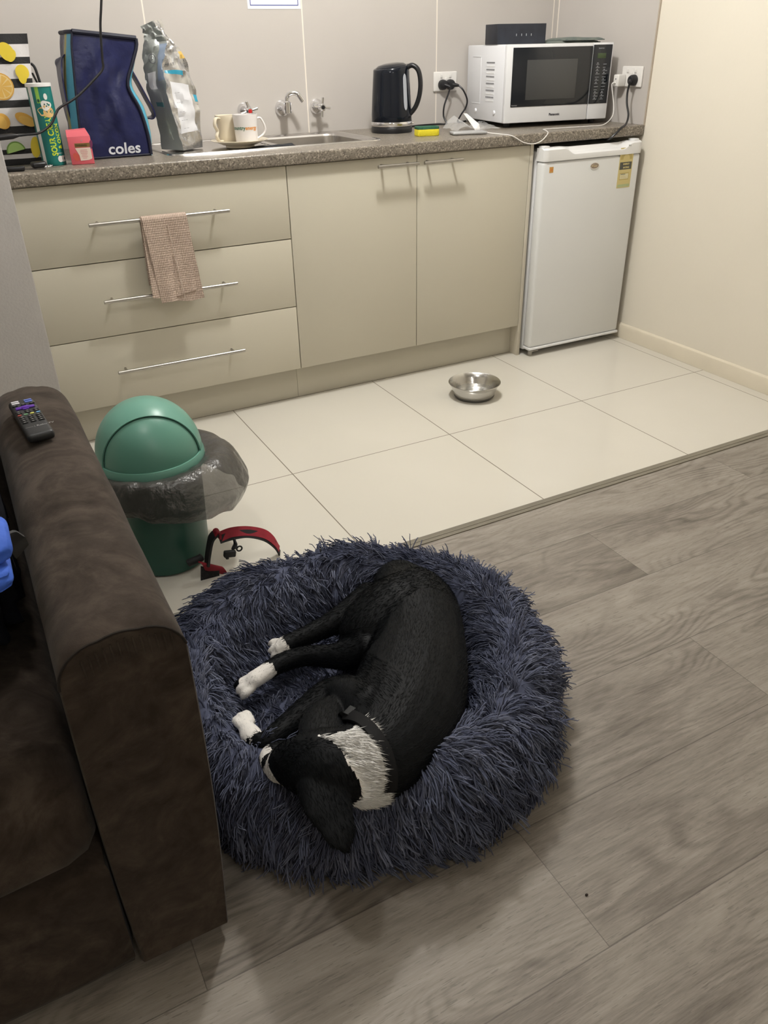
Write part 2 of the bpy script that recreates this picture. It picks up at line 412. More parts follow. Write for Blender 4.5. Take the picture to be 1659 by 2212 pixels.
# sink: drainer on the left, basin on the right
t = thing('sink', 'stainless steel inset sink with ribbed drainer left of the basin', 'sink', (.05, .33, ZT))
def rrect(x0, x1, y0, y1, r, z, n=6):
    P = []
    for cx, cy, a0 in ((x1-r, y1-r, 0), (x0+r, y1-r, PI/2), (x0+r, y0+r, PI), (x1-r, y0+r, 1.5*PI)):
        for k in range(n+1): a = a0+PI/2*k/n; P.append((cx+r*math.cos(a), cy+r*math.sin(a), z))
    return P
bx0, bx1, by0, by1 = .06, .415, .165, .50
zr = ZT+.004
bm = new()
# rim deck: outer loop down to worktop, up over the rim, in to basin / drainer
def bridge(A, B, mi=0):
    n = len(A); va = [bm.verts.new(p) for p in A]; vb = [bm.verts.new(p) for p in B]
    for i in range(n): bm.faces.new((va[i], va[(i+1) % n], vb[(i+1) % n], vb[i])).material_index = mi
bridge(rrect(SX0, SX1, SY0, SY1, .05, ZT+.0003), rrect(SX0+.002, SX1-.002, SY0+.002, SY1-.002, .049, zr))
bridge(rrect(SX0+.002, SX1-.002, SY0+.002, SY1-.002, .049, zr), rrect(SX0+.016, SX1-.016, SY0+.016, SY1-.016, .04, zr))
bridge(rrect(SX0+.016, SX1-.016, SY0+.016, SY1-.016, .04, zr), rrect(SX0+.022, SX1-.022, SY0+.022, SY1-.022, .036, ZT+.0012))
mx = bx0-.02
bridge(rrect(mx, SX1-.022, SY0+.022, SY1-.022, .036, ZT+.0012), rrect(bx0, bx1, by0, by1, .05, ZT+.0005))
bridge(rrect(SX0+.022, mx+.03, SY0+.022, SY1-.022, .036, ZT+.0012), rrect(SX0+.035, mx+.012, SY0+.04, SY1-.04, .03, ZT-.0005))
obj('rim', bm, SINKM, t, ang=60)
bm = new()
A = [rrect(bx0, bx1, by0, by1, .05, ZT+.0005), rrect(bx0+.004, bx1-.004, by0+.004, by1-.004, .05, ZT-.006), rrect(bx0+.012, bx1-.012, by0+.012, by1-.012, .05, ZT-.14), rrect(bx0+.04, bx1-.04, by0+.04, by1-.04, .04, ZT-.16)]
for a, b in zip(A, A[1:]): bridge(a, b)
bm.faces.new([bm.verts.new(p) for p in A[-1]])
bw = obj('basin', bm, SINKM, t, ang=60)
bm = new(); disc(bm, ((bx0+bx1)/2, (by0+by1)/2, ZT-.1595), (0, 0, 1), .04, h=.003); obj('waste', bm, CHROME, bw)
bm = new()
y0, y1 = SY0+.04, SY1-.04
grid(bm, lambda u, v: (SX0+.035+u*(mx+.012-SX0-.035), y0+v*(y1-y0), ZT-.0005+.0022*(.5-.5*math.cos(v*2*PI*11))*min(1, u*12, (1-u)*12)), 16, 132)
obj('drainer', bm, SINKM, t, ang=80)

# ---------------------------------------------------------------- bar fridge
WHT = mat('fridge_white_enamel', (.71, .715, .71, 1), .32, spec=.45)
WHT2 = mat('fridge_white_plastic', (.78, .78, .78, 1), .35)
FX0, FX1, FY, FZ0, FZ1 = 1.050, 1.555, -.050, .030, .838
t = thing('bar_fridge', 'small white bar fridge under the worktop beside the right wall', 'fridge', ((FX0+FX1)/2, .2, 0))
bm = new(); box(bm, FX0+.004, FX1-.004, .0, .50, .02, .825, .006); obj('body', bm, WHT2, t)
bm = new(); tz = .79
box(bm, FX0, FX1, FY, -.003, FZ0+.010, tz, .012, 3)
dr = obj('door', bm, WHT, t, ang=30)
# door head with the scooped grip
bm = new(); n = 40
def scoop(u):
    a = min(1, max(0, (u-.20)/.10)); b = min(1, max(0, (.90-u)/.10)); s = lambda k: k*k*(3-2*k)
    return s(a)*s(b)
rings = []
for i in range(n+1):
    u = i/n; x = FX0+u*(FX1-FX0); k = scoop(u); e = .008*(1 if i in (0, n) else 0)
    rings.append([(x, -.004, tz+.001), (x, FY-.003+e, tz+.001), (x, FY-.004+e, tz+.012), (x, FY-.003+e, FZ1-.006-.022*k), (x, FY+.003+e, FZ1-.002-.022*k), (x, FY+.014+.016*k, FZ1-.020*k), (x, -.004-.006*k, FZ1-.004*k)])
loft(bm, rings); obj('grip_rail', bm, WHT2, dr, ang=40)
bm = new(); box(bm, FX0-.001, FX1+.001, FY-.004, -.004, FZ0, FZ0+.011, .003); obj('bottom_rail', bm, WHT2, dr)
for x in (FX0+.022, FX1-.022):
    bm = new(); box(bm, x-.014, x+.014, FY+.012, -.002, FZ1-.001, FZ1+.007, .003); obj('hinge_cap', bm, WHT2, t)
bm = new(); box(bm, FX0+.012, FX0+.055, -.046, -.01, .021, .025, .001); tube(bm, [(FX0+.03, -.02, .0005), (FX0+.03, -.02, .022)], .011, 14); f_ = obj('hinge_foot', bm, STEEL, t)
bm = new(); tube(bm, [(FX1-.04, .02, .0005), (FX1-.04, .02, .022)], .014, 14); obj('foot', bm, GAPM, t)
for fx_ in (FX0+.04, FX1-.04):
    bm = new(); tube(bm, [(fx_, .45, .0005), (fx_, .45, .022)], .014, 14); obj('foot', bm, GAPM, t)
yf = FY-.0004
bm = new(); c = at(1284, 358, 'y', FY)
disc(bm, c+Vector((0, .0002, 0)), (0, -1, 0), .0235, .0125, 32, 0, h=.0022); disc(bm, c+Vector((0, -.0021, 0)), (0, -1, 0), .021, .0105, 32, 1)
text_into(bm, 'Haier', .0125, basis(c+Vector((-.0148, -.0026, -.0042)), (1, 0, 0), (0, 0, 1)), 2)
obj('badge', bm, [CHROME, mat('badge_bronze', (.30, .24, .19, 1), .4), mat('badge_gold', (.62, .50, .30, 1), .4)], dr)
bm = new(); c = at(1191, 367, 'y', FY); box(bm, c.x-.0095, c.x+.0095, yf-.0003, yf+.0003, c.z-.0105, c.z+.0105, mi=0); disc(bm, (c.x, yf-.0006, c.z), (0, -1, 0), .005, n=14, mi=1)
obj('orange_sticker', bm, [mat('sticker_orange', (.55, .29, .07, 1), .6), mat('sticker_orange_dark', (.58, .20, .05, 1), .6)], dr)
# energy label
a = at(1343, 322, 'y', FY); b = at(1381, 403, 'y', FY); x0, x1 = a.x-.004, min(FX1-.008, a.x+.068); z1, z0 = at(1363, 320, 'y', FY).z+.004, at(1356, 404, 'y', FY).z
bm = new(); H = z1-z0; Wd = x1-x0
box(bm, x0, x1, yf-.0003, yf+.0003, z0, z1, mi=0)
q = lambda u0, u1, v0, v1, mi, d=.0006: box(bm, x0+u0*Wd, x0+u1*Wd, yf-d, yf-d+.0002, z0+v0*H, z0+v1*H, mi=mi)
disc(bm, (x0+Wd*.5, yf-.0006, z0+H*.71), (0, -1, 0), Wd*.44, H*.24, 24, 1, a0=0, a1=PI)
disc(bm, (x0+Wd*.5, yf-.0008, z0+H*.71), (0, -1, 0), Wd*.24, H*.13, 24, 0, a0=0, a1=PI)
q(.06, .94, .46, .645, 2)
text_into(bm, 'ENERGY', .009, basis((x0+Wd*.30, yf-.0008, z0+H*.575), (1, 0, 0), (0, 0, 1)), 0, bold=.0002)
text_into(bm, 'RATING', .009, basis((x0+Wd*.32, yf-.0008, z0+H*.49), (1, 0, 0), (0, 0, 1)), 0, bold=.0002)
q(.12, .82, .20, .38, 1); q(.16, .78, .225, .355, 3, .0008); q(.2, .55, .335, .35, 2, .001)
for k in range(3): q(.2, .7-.1*k, .25+k*.03, .256+k*.03, 1, .001)
q(.05, .95, .02, .09, 4)
obj('energy_label', bm, [mat('label_yellow', (.60, .50, .22, 1), .55), mat('label_ochre', (.46, .36, .13, 1), .55), mat('label_black', (.075, .075, .06, 1), .5), mat('label_pale', (.66, .62, .42, 1), .5), mat('label_green', (.42, .47, .25, 1), .5)], dr)
bm = new(); text_into(bm, '90 L', .009, basis(at(1358, 316, 'y', FY-.005)+Vector((0, -.0006, 0)), (1, 0, 0), (0, 0, 1)), 0)
obj('grip_print', bm, mat('faint_grey_print', (.35, .35, .34, 1), .6), dr)
# ---------------------------------------------------------------- taps on the wall
def flange(bm, x, z, r=.029):
    M = basis((x, YB, z), (1, 0, 0), (0, 0, 1))      # local z points at -y? (x cross z = -y)
    lathe(bm, [(0, 0), (r, 0), (r, .004), (r*.93, .010), (r*.78, .018), (r*.55, .025), (r*.42, .030), (0, .030)], 32, M)
    return M
def tap(name, x, z, label, ring, ang):
    t = thing(name, label, 'tap', (x, YB, z))
    bm = new(); M = flange(bm, x, z); obj('flange', bm, CHROME, t)
    bm = new(); lathe(bm, [(0, .028), (.011, .028), (.011, .046), (.014, .048), (.014, .062), (.010, .066), (0, .066)], 20, M)
    for k in range(4):
        a = ang+k*PI/2; d = Vector((math.cos(a), 0, math.sin(a))); o = Vector((x, YB-.056, z))
        tube(bm, [o, o+d*.018, o+d*.034, o+d*.036], [.0055, .0048, .0058, .004], 12)
    hd = obj('handle', bm, CHROME, t)
    bm = new(); lathe(bm, [(0, .0662), (.008, .0662), (.0065, .070), (0, .0705)], 20, M); obj('indicator', bm, ring, hd)
RED = mat('tap_red', (.45, .02, .02, 1), .35); BLK = mat('black_plastic', (.012, .012, .014, 1), .35)
tap('wall_tap', .080, .985, 'chrome wall tap with red hot mark behind the white mug', RED, .25)
tap('wall_tap', .387, .985, 'chrome cross handled wall tap right of the spout, near the kettle', BLK, -.12)
t = thing('wall_spout', 'chrome swan neck spout on the wall between the two taps', 'tap', (.238, YB, .985))
bm = new(); M = flange(bm, .238, .985, .031); obj('flange', bm, CHROME, t)
bm = new(); lathe(bm, [(0, .028), (.013, .028), (.013, .05), (0, .05)], 20, M)
o = Vector((.238, YB-.055, .985)); tube(bm, [o+Vector((0, 0, -.016)), o+Vector((0, 0, -.014)), o+Vector((0, 0, .024)), o+Vector((0, 0, .028))], [.012, .016, .016, .012], 20); obj('body', bm, CHROME, t)
bm = new(); d = Vector((.90, -.43, 0)); P = [o+Vector((0, 0, .02)), o+Vector((0, 0, .030))] + [o+d*(.027-.027*math.cos(a))+Vector((0, 0, .034+.022*math.sin(a))) for a in np.linspace(.2, PI-.35, 9)]
P += [P[-1]+(P[-1]-P[-2]).normalized()*.02]
tube(bm, cr(P, 4), .0088, 16); obj('spout', bm, CHROME, t)

# ---------------------------------------------------------------- kettle
GLB = mat('gloss_black_plastic', (.006, .008, .013, 1), .10, spec=.4)
kx, ky = .622, .395
t = thing('kettle', 'black cordless electric kettle with clear water gauge on the worktop', 'kettle', (kx, ky, ZT))
bm = new(); lathe(bm, [(0, .0), (.080, 0), (.082, .004), (.082, .018), (.078, .024), (0, .024)], 48, Matrix.Translation((kx, ky, ZT))); obj('power_base', bm, BLK, t)
bm = new()
def ksec(z, r, sp=0.0):
    P = []
    for k in range(48):
        a = 2*PI*k/48; rr = r
        dd = abs((a-PI+PI) % (2*PI)-PI)            # spout towards -x
        rr += sp*max(0, 1-dd/.55)**1.5
        P.append((kx+rr*math.cos(a+PI), ky+rr*math.sin(a+PI), z))
    return P
Z = ZT+.026
R_ = [(0, .078, 0), (.004, .0805, 0), (.04, .080, 0), (.10, .0765, .0), (.15, .073, .003), (.185, .0705, .010), (.20, .0695, .014), (.203, .066, .012)]
def tiltz(P, k): return [(x, y, z+k*(x-kx)*.12) for x, y, z in P]
loft(bm, [tiltz(ksec(Z+z, r, s), min(1, max(0, (z-.12)/.08))) for z, r, s in R_])
bd = obj('body', bm, GLB, t, ang=50)
bm = new(); lathe(bm, [(.0812, .0), (.0825, .003), (.0825, .013), (.0812, .016)], 48, Matrix.Translation((kx, ky, Z-.002)), close=True); obj('steel_band', bm, CHROME, bd)
bm = new(); lathe(bm, [(0, .012), (.03, .0115), (.05, .008), (.060, .002), (.061, -.002), (0, -.002)], 40, Matrix.Translation((kx, ky, Z+.203)) @ Matrix.Rotation(-math.atan(.12), 4, 'Y')); obj('lid', bm, GLB, t)
# water gauge: strip on the side facing the room and the right
ga = -PI/2+.27
bm = new()
def gau(u, v):
    z = .055+v*.125; r = .0815-.0105*max(0, (z-.02)/.18)+.0008; hw = .0085*math.sqrt(max(.02, 1-(2*v-1)**6)); a = ga+(u-.5)*2*hw/.075
    return (kx+r*math.cos(a), ky+r*math.sin(a), Z+z)
grid(bm, gau, 6, 20, thick=.002)
g = obj('water_gauge', bm, mat('clear_grey_gauge', (.36, .38, .42, 1), .15, spec=.5), bd)
bm = new()
for k in range(6):
    v = .14+.13*k; p = Vector(gau(.5, v)); nrm = (p-Vector((kx, ky, p.z))).normalized(); disc(bm, p+nrm*.0006, nrm, .004, .003, 14, h=.0006)
obj('gauge_mark', bm, mat('gauge_light', (.55, .57, .60, 1), .3), g)
bm = new(); d = Vector((math.cos(-.72), math.sin(-.72), 0)); o = Vector((kx, ky, Z))
P = [o+d*.060+Vector((0, 0, .198)), o+d*.085+Vector((0, 0, .207)), o+d*.108+Vector((0, 0, .190)), o+d*.117+Vector((0, 0, .150)), o+d*.113+Vector((0, 0, .105)), o+d*.098+Vector((0, 0, .065)), o+d*.076+Vector((0, 0, .040))]
C_ = cr(P, 6); T_, F_ = frames(C_, up=(d.y, -d.x, 0))
side = Vector((-d.y, d.x, 0)); rings = []
for i, p in enumerate(C_):
    n_ = side.cross(T_[i]).normalized(); a_ = .012; b_ = .009
    rings.append([p+side*a_*math.cos(q)+n_*b_*math.sin(q) for q in np.linspace(0, 2*PI, 14, endpoint=False)])
loft(bm, rings); obj('handle', bm, BLK, t)
bm = new(); box(bm, kx+.083, kx+.097, ky-.012, ky+.012, Z-.001, Z+.006, .002); obj('switch', bm, CHROME, t)

# ---------------------------------------------------------------- sockets, plugs, cords
SOCK = mat('white_socket_plastic', (.74, .72, .69, 1), .3)
def socket(name, M, label):
    """local x along the wall, y up, z out of the wall"""
    t = thing(name, label, 'socket', M.translation)
    bm = new(); box(bm, -.0585, .0585, -.0375, .0375, 0, .009, .004, 3, M=M); obj('plate', bm, SOCK, t)
    for x in (-.022, .022, 0):
        bm = new(); y = .021 if x else .009; box(bm, x-.0055, x+.0055, y-.007, y+.007, .0088, .0125, .002, 2, M=M @ Matrix.Translation((0, 0, 0))); obj('switch', bm, SOCK, t)
    return M
def plug(bm, M, x, y):
    lathe(bm, [(0, 0), (.020, 0), (.0205, .004), (.0195, .016), (.016, .023), (.009, .026), (0, .0265)], 28, M @ Matrix.Translation((x, y, .0095)))
ML = basis((.995, YB, 1.055), (1, 0, 0), (0, 0, 1)); socket('power_socket', ML, 'white double power socket on the back wall left of the microwave')
MR = basis((XR-.006, .083, 1.064), (0, -1, 0), (0, 0, 1)); socket('power_socket', MR, 'white double power socket on the side wall right of the microwave')
def cord(name, label, M, px, py, pts, r, lead, group=None):
    t = thing(name, label, 'cord', M @ Vector((px, py, 0)))
    bm = new(); plug(bm, M, px, py); a = M @ Vector((px, py, .026)); b = M @ Vector(lead); 
    tube(bm, [a, a.lerp(b, .5), b], [.010, .008, .0048], 14); obj('plug', bm, BLK, t)
    bm = new(); tube(bm, cr([b]+pts, 8), r, 10); obj('cable', bm, BLK, t); return t
cord('appliance_lead', 'black kettle cord in the left outlet, running along the worktop to the kettle', ML, -.018, -.012,
     [Vector((.985, YB-.05, 1.01)), Vector((.962, YB-.055, .965)), Vector((.960, YB-.055, .925)), Vector((.965, YB-.07, .8965)), Vector((.93, YB-.05, .8955)), Vector((.82, YB-.06, .8955)), Vector((.74, .49, .8955)), Vector((.695, .447, .8975))], .0036, (-.002, -.020, .052))
cord('appliance_lead', 'black microwave cord in the right outlet, looping down beside the microwave', ML, .020, -.012,
     [Vector((1.055, YB-.06, 1.02)), Vector((1.072, YB-.065, .985)), Vector((1.070, YB-.06, .955)), Vector((1.052, YB-.05, .925)), Vector((1.05, YB-.03, .897)), Vector((1.10, YB-.018, .897))], .0036, (.046, -.016, .045))
cord('appliance_lead', 'black fridge cord from the side wall socket over the worktop edge', MR, .020, -.012,
     [Vector((1.535, .052, 1.010)), Vector((1.528, .040, .970)), Vector((1.520, .015, .930)), Vector((1.495, -.005, .900)), Vector((1.455, -.024, .888)), Vector((1.425, -.026, .868)), Vector((1.405, -.012, .8485)), Vector((1.40, .03, .845)), Vector((1.40, .2, .846))], .0042, (.034, -.020, .046))
WCAB = mat('white_cable', (.72, .70, .67, 1), .4)
t = thing('phone_charger', 'white charger and cable draped from the side socket across the worktop edge', 'charger', MR @ Vector((-.040, -.016, 0)))
bm = new(); box(bm, -.060, -.030, -.036, .008, .0092, .050, .004, 3, M=MR); a_ = obj('adapter', bm, SOCK, t)
bm = new(); disc(bm, MR @ Vector((-.045, -.008, .0502)), (-1, 0, 0), .0025, n=12, h=.0004); obj('port', bm, BLK, a_)
st = MR @ Vector((-.046, -.022, .050))
bm = new(); tube(bm, [st, st+Vector((-.012, 0, 0)), st+Vector((-.018, 0, -.004))], [.0035, .003, .002], 10); obj('connector', bm, WCAB, t)
Cw = [st+Vector((-.018, 0, -.004)), Vector((1.512, .118, 1.015)), Vector((1.512, .10, .965)), Vector((1.490, .075, .925)), Vector((1.43, .055, .8965)), Vector((1.35, .055, .8945)), Vector((1.25, .062, .8945)), Vector((1.165, .070, .8945)), Vector((1.125, .062, .8945)), Vector((1.105, .02, .8945)), Vector((1.083, -.021, .8885)), Vector((1.055, -.024, .866)), Vector((1.015, -.024, .856)), Vector((.965, -.024, .865)), Vector((.915, -.020, .889)), Vector((.885, .02, .8945)), Vector((.868, .05, .8965)), Vector((.86, .068, .899))]
bm = new(); tube(bm, cr(Cw, 8), .0019, 8); obj('cable', bm, WCAB, t)
bm = new(); e = Vector((.86, .068, .899)); tube(bm, [e, e+Vector((-.012, .022, .0008))], .0034, 10); obj('plug', bm, WCAB, t)
# grey slab on the other end
bm = new(); M = Matrix.Translation((.805, .115, 0)) @ Matrix.Rotation(-.32, 4, 'Z'); box(bm, -.068, .068, -.033, .033, ZT+.0006, ZT+.0115, .005, 3, M=M)
tag(obj('power_bank', bm, mat('silver_grey_plastic', (.37, .37, .37, 1), .35, metal=.2)), 'flat grey power bank on the worktop, white cable plugged in', 'power bank')

# ---------------------------------------------------------------- microwave
mw = thing('microwave', 'white and black microwave oven on the worktop above the fridge', 'microwave', (1.045, .220, ZT), -.155)
L = dict(parent=mw, local=True)
MWW = mat('microwave_white', (.80, .81, .84, 1), .35); MWS = mat('microwave_silver_white', (.74, .745, .76, 1), .35); MWB = mat('microwave_black_glass', (.012, .014, .018, 1), .08, spec=.6); MWG = mat('microwave_window_mesh', (.055, .056, .056, 1), .22)
w0, h0, d0, fz = .48, .277, .370, .018
bm = new(); box(bm, 0, w0, .022, d0, fz, fz+h0, .004); 
obj('case', bm, MWW, **L)
bm = new(); 
for k in range(12):
    z = fz+.215-k*.0125
    for j in range(9): box(bm, -.0012, .0006, .105+j*.0085, .111+j*.0085, z-.0026, z+.0026, mi=k % 2)
obj('side_vent', bm, [mat('vent_grey', (.25, .25, .26, 1), .6), mat('vent_white', (.80, .80, .80, 1), .4)], **L)
bm = new(); 
for y0, y1, z0, z1 in ((.232, .312, .062, .064), (.232, .312, .234, .238), (.232, .234, .064, .236)): box(bm, -.0012, .0005, y0, y1, fz+z0, fz+z1, .0003)
obj('pressed_panel', bm, MWW, **L)
for y in (.09, .27):
    bm = new(); M = Matrix.Translation((0, y, fz+.035)) @ Matrix.Rotation(-PI/2, 4, 'Y'); lathe(bm, [(0, 0), (.0085, 0), (.0085, .001), (.0065, .005), (0, .0065)], 20, M); obj('side_screw', bm, MWW, **L)
bm = new(); box(bm, 0, .384, 0, .0215, fz, fz+h0, .004); dd = obj('door', bm, MWS, **L); 
bm = new(); box(bm, .387, w0, 0, .0215, fz, fz+h0, .004); cp = obj('control_panel', bm, MWS, **L)
LD = dict(parent=dd, local=True); LC = dict(parent=cp, local=True)
bm = new(); box(bm, .026, .3835, -.002, .0015, fz+.058, fz+.266, .0012); obj('black_glass', bm, MWB, **LD)
bm = new(); box(bm, .090, .318, -.0027, -.0015, fz+.082, fz+.223, .0008); obj('window', bm, MWG, **LD)
bm = new(); M = basis((.205, -.0006, fz+.022), (1, 0, 0), (0, 0, 1)); text_into(bm, 'Panasonic', .0125, M, bold=.0003); obj('maker_lettering', bm, mat('logo_dark', (.02, .02, .03, 1), .5), **LD); bm = new()
M = basis((.030, -.0026, fz+.062), (1, 0, 0), (0, 0, 1)); text_into(bm, 'Inverter', .0075, M); obj('door_lettering', bm, mat('print_grey', (.22, .22, .23, 1), .5), **LD)
bm = new(); box(bm, .3875, .474, -.002, .0015, fz+.058, fz+.270, .0012); obj('black_glass', bm, MWB, **LC)
bm = new(); box(bm, .408, .447, -.0026, -.0015, fz+.222, fz+.240, .0006); obj('display', bm, mat('green_lcd', (.050, .075, .032, 1), .3), **LC)
bm = new(); M = basis((.410, -.0026, fz+.255), (1, 0, 0), (0, 0, 1)); text_into(bm, 'Inverter', .008, M, mi=0)
rr = random.Random(3)
for k in range(12):
    z = fz+.200-k*.0115
    for c_, x in enumerate((.405, .438)):
        wd_ = rr.uniform(.012, .021); box(bm, x, x+wd_, -.0026, -.0018, z, z+.0016, mi=0); 
        if rr.random() < .6: box(bm, x+.004, x+.010, -.0026, -.0018, z+.004, z+.0066, mi=0)
obj('key_print', bm, mat('print_light', (.30, .31, .33, 1), .5), **LC)
for x in (.04, .44):
    for y in (.05, .30):
        bm = new(); lathe(bm, [(0, 0), (.012, 0), (.014, fz), (0, fz)], 16, Matrix.Translation((x, y, 0.0004))); obj('foot', bm, BLK, **L)
# things on top of the microwave
mwM = Matrix.Translation((1.045, .220, ZT)) @ Matrix.Rotation(-.155, 4, 'Z'); mt = ZT+fz+h0
DK = mat('navy_black_card', (.016, .019, .028, 1), .5, noise=(30, .25))
t = thing('storage_box', 'dark navy box with handle slots standing on the microwave', 'box', mwM @ Vector((.105, .10, 0)) + Vector((0, 0, fz+h0)))
bm = new(); x0, x1, y0, y1 = -.002, .214, .09, .20; a = fz+h0+.0006; hh = .070; th = .005
M = mwM
box(bm, x0, x1, y0, y0+th, a, a+hh, .001, M=M); box(bm, x0, x1, y1-th, y1, a, a+hh, .001, M=M)
box(bm, x0, x0+th, y0+th, y1-th, a, a+hh, .001, M=M); box(bm, x1-th, x1, y0+th, y1-th, a, a+hh, .001, M=M); box(bm, x0+th, x1-th, y0+th, y1-th, a, a+th, M=M)
bx = obj('shell', bm, DK, t)
for k in (.083, .106, .127, .149):
    bm = new(); box(bm, x0+k, x0+k+.0022, y0-.0006, y0+.0004, a+.028, a+.036, M=M); obj('slot', bm, mat('pale_slot', (.42, .44, .46, 1), .5), bx)
w = NB('grey_green_cloth'); w.out(w.ramp(w.noise(w.pos, 30, 3), [(.3, (.10, .125, .12, 1)), (.7, (.175, .19, .165, 1))]), .9, .2)
def cloth_fold(bm, x0, x1, y0, y1, z, h, seed, amp):
    r_ = random.Random(seed); ph = [r_.uniform(0, 6) for _ in range(4)]
    def top(u, v):
        e = min(1, min(u, 1-u)*9)**.5*min(1, min(v, 1-v)*9)**.5
        return h*(.35+.65*e)+amp*math.sin(7*u+ph[0])*math.cos(4*v+ph[1])*e
    rings = []
    f = lambda u, v, zz: mwM @ Vector((x0+u*(x1-x0)+.003*math.sin(9*v+ph[2]), y0+v*(y1-y0)+.004*math.sin(8*u+ph[3]), zz))
    nu, nv = 36, 16
    T = [[bm.verts.new(f(i/nu, j/nv, z+top(i/nu, j/nv))) for j in range(nv+1)] for i in range(nu+1)]
    Bv = [[bm.verts.new(f(i/nu, j/nv, z)) for j in range(nv+1)] for i in range(nu+1)]
    for i in range(nu):
        for j in range(nv):
            bm.faces.new((T[i][j], T[i+1][j], T[i+1][j+1], T[i][j+1])); bm.faces.new((Bv[i][j+1], Bv[i+1][j+1], Bv[i+1][j], Bv[i][j]))
    for i in range(nu):
        for j in (0, nv): bm.faces.new((T[i][j], T[i+1][j], Bv[i+1][j], Bv[i][j]))
    for j in range(nv):
        for i in (0, nu): bm.faces.new((T[i][j], T[i][j+1], Bv[i][j+1], Bv[i][j]))
bm = new(); cloth_fold(bm, .222, .474, .085, .27, a, .010, 5, .0015); cloth_fold(bm, .295, .478, .07, .24, a+.0085, .011, 9, .002)
tag(obj('folded_cloth', bm, MATS['grey_green_cloth']), 'folded grey green cloth lying on the microwave beside the navy box', 'cloth')

# ---------------------------------------------------------------- dishes by the sink
CER = mat('white_glazed_ceramic', (.76, .73, .72, 1), .18, spec=.55); CRM = mat('cream_glazed_ceramic', (.66, .59, .46, 1), .2, spec=.5)
px_, py_ = -.078, .222
zp = ZT+.004
bm = new(); lathe(bm, [(0, .006), (.05, .006), (.06, .008), (.082, .017), (.098, .022), (.100, .0235), (.097, .0245), (.080, .020), (.058, .0115), (.05, .010), (0, .010)], 56, Matrix.Translation((px_, py_, zp)))
lathe(bm, [(.046, .0), (.050, .0), (.050, .007), (.046, .007)], 40, Matrix.Translation((px_, py_, zp)), close=True)
tag(obj('saucer_plate', bm, CRM), 'cream plate on the sink drainer holding two mugs', 'plate')
mx_, my_, mz = -.060, .196, zp+.0112; mr = .041
t = thing('mug', 'white mug with green and orange lettering standing on the cream plate', 'mug', (mx_, my_, mz))
bm = new(); lathe(bm, [(0, 0), (.036, 0), (.0375, .003), (.0385, .02), (.0405, .060), (.0425, .088), (.0425, .0915), (.0400, .0915), (.038, .06), (.0355, .01), (0, .006)], 48, Matrix.Translation((mx_, my_, mz)))
bd = obj('cup', bm, CER, t)
d = Vector((math.cos(-.15), math.sin(-.15), 0)); o = Vector((mx_, my_, mz))
bm = new(); P = [o+d*.039+Vector((0, 0, .076)), o+d*.052+Vector((0, 0, .078)), o+d*.064+Vector((0, 0, .058)), o+d*.067+Vector((0, 0, .040)), o+d*.058+Vector((0, 0, .026)), o+d*.038+Vector((0, 0, .015))]
C_ = cr(P, 6); T_, _ = frames(C_); sd = Vector((-d.y, d.x, 0))
loft(bm, [[p+sd*.0062*math.cos(q)+sd.cross(T_[i]).normalized()*.0038*math.sin(q) for q in np.linspace(0, 2*PI, 12, endpoint=False)] for i, p in enumerate(C_)]); obj('handle', bm, CER, t)
bm = new(); a0 = -PI/2-.30
def wrapm(off):
    def f(v):
        z = .046+v.y; r = .0388+(.0405-.0388)*(z-.02)/.04+.0004; a = a0+(v.x+off)/r
        return (mx_+r*math.cos(a), my_+r*math.sin(a), mz+z)
    return f
text_into(bm, 'country', .0165, None, 0, ext=0, bold=.0004, warp=wrapm(-.0555)); text_into(bm, 'energy', .0165, None, 1, ext=0, bold=.0004, warp=wrapm(-.0035))
obj('lettering', bm, [mat('mug_green', (.045, .16, .09, 1), .4), mat('mug_orange', (.70, .28, .05, 1), .4)], bd, recalc=False)
# second mug, cream, behind to the left
m2x, m2y = -.108, .262
t = thing('mug', 'plain cream mug partly hidden behind the lettered white mug', 'mug', (m2x, m2y, mz))
bm = new(); lathe(bm, [(0, 0), (.026, 0), (.028, .004), (.031, .02), (.030, .045), (.034, .07), (.037, .086), (.0365, .088), (.034, .086), (.030, .06), (.026, .01), (0, .006)], 40, Matrix.Translation((m2x, m2y, mz))); obj('cup', bm, CRM, t)
bm = new(); d = Vector((-.85, -.52, 0)); o = Vector((m2x, m2y, mz)); P = [o+d*.032+Vector((0, 0, .078)), o+d*.052+Vector((0, 0, .080)), o+d*.060+Vector((0, 0, .060)), o+d*.050+Vector((0, 0, .042)), o+d*.056+Vector((0, 0, .024)), o+d*.046+Vector((0, 0, .010)), o+d*.026+Vector((0, 0, .008))]
C_ = cr(P, 6); T_, _ = frames(C_); sd = Vector((-d.y, d.x, 0))
loft(bm, [[p+sd*.007*math.cos(q)+sd.cross(T_[i]).normalized()*.0042*math.sin(q) for q in np.linspace(0, 2*PI, 12, endpoint=False)] for i, p in enumerate(C_)]); obj('handle', bm, CRM, t)
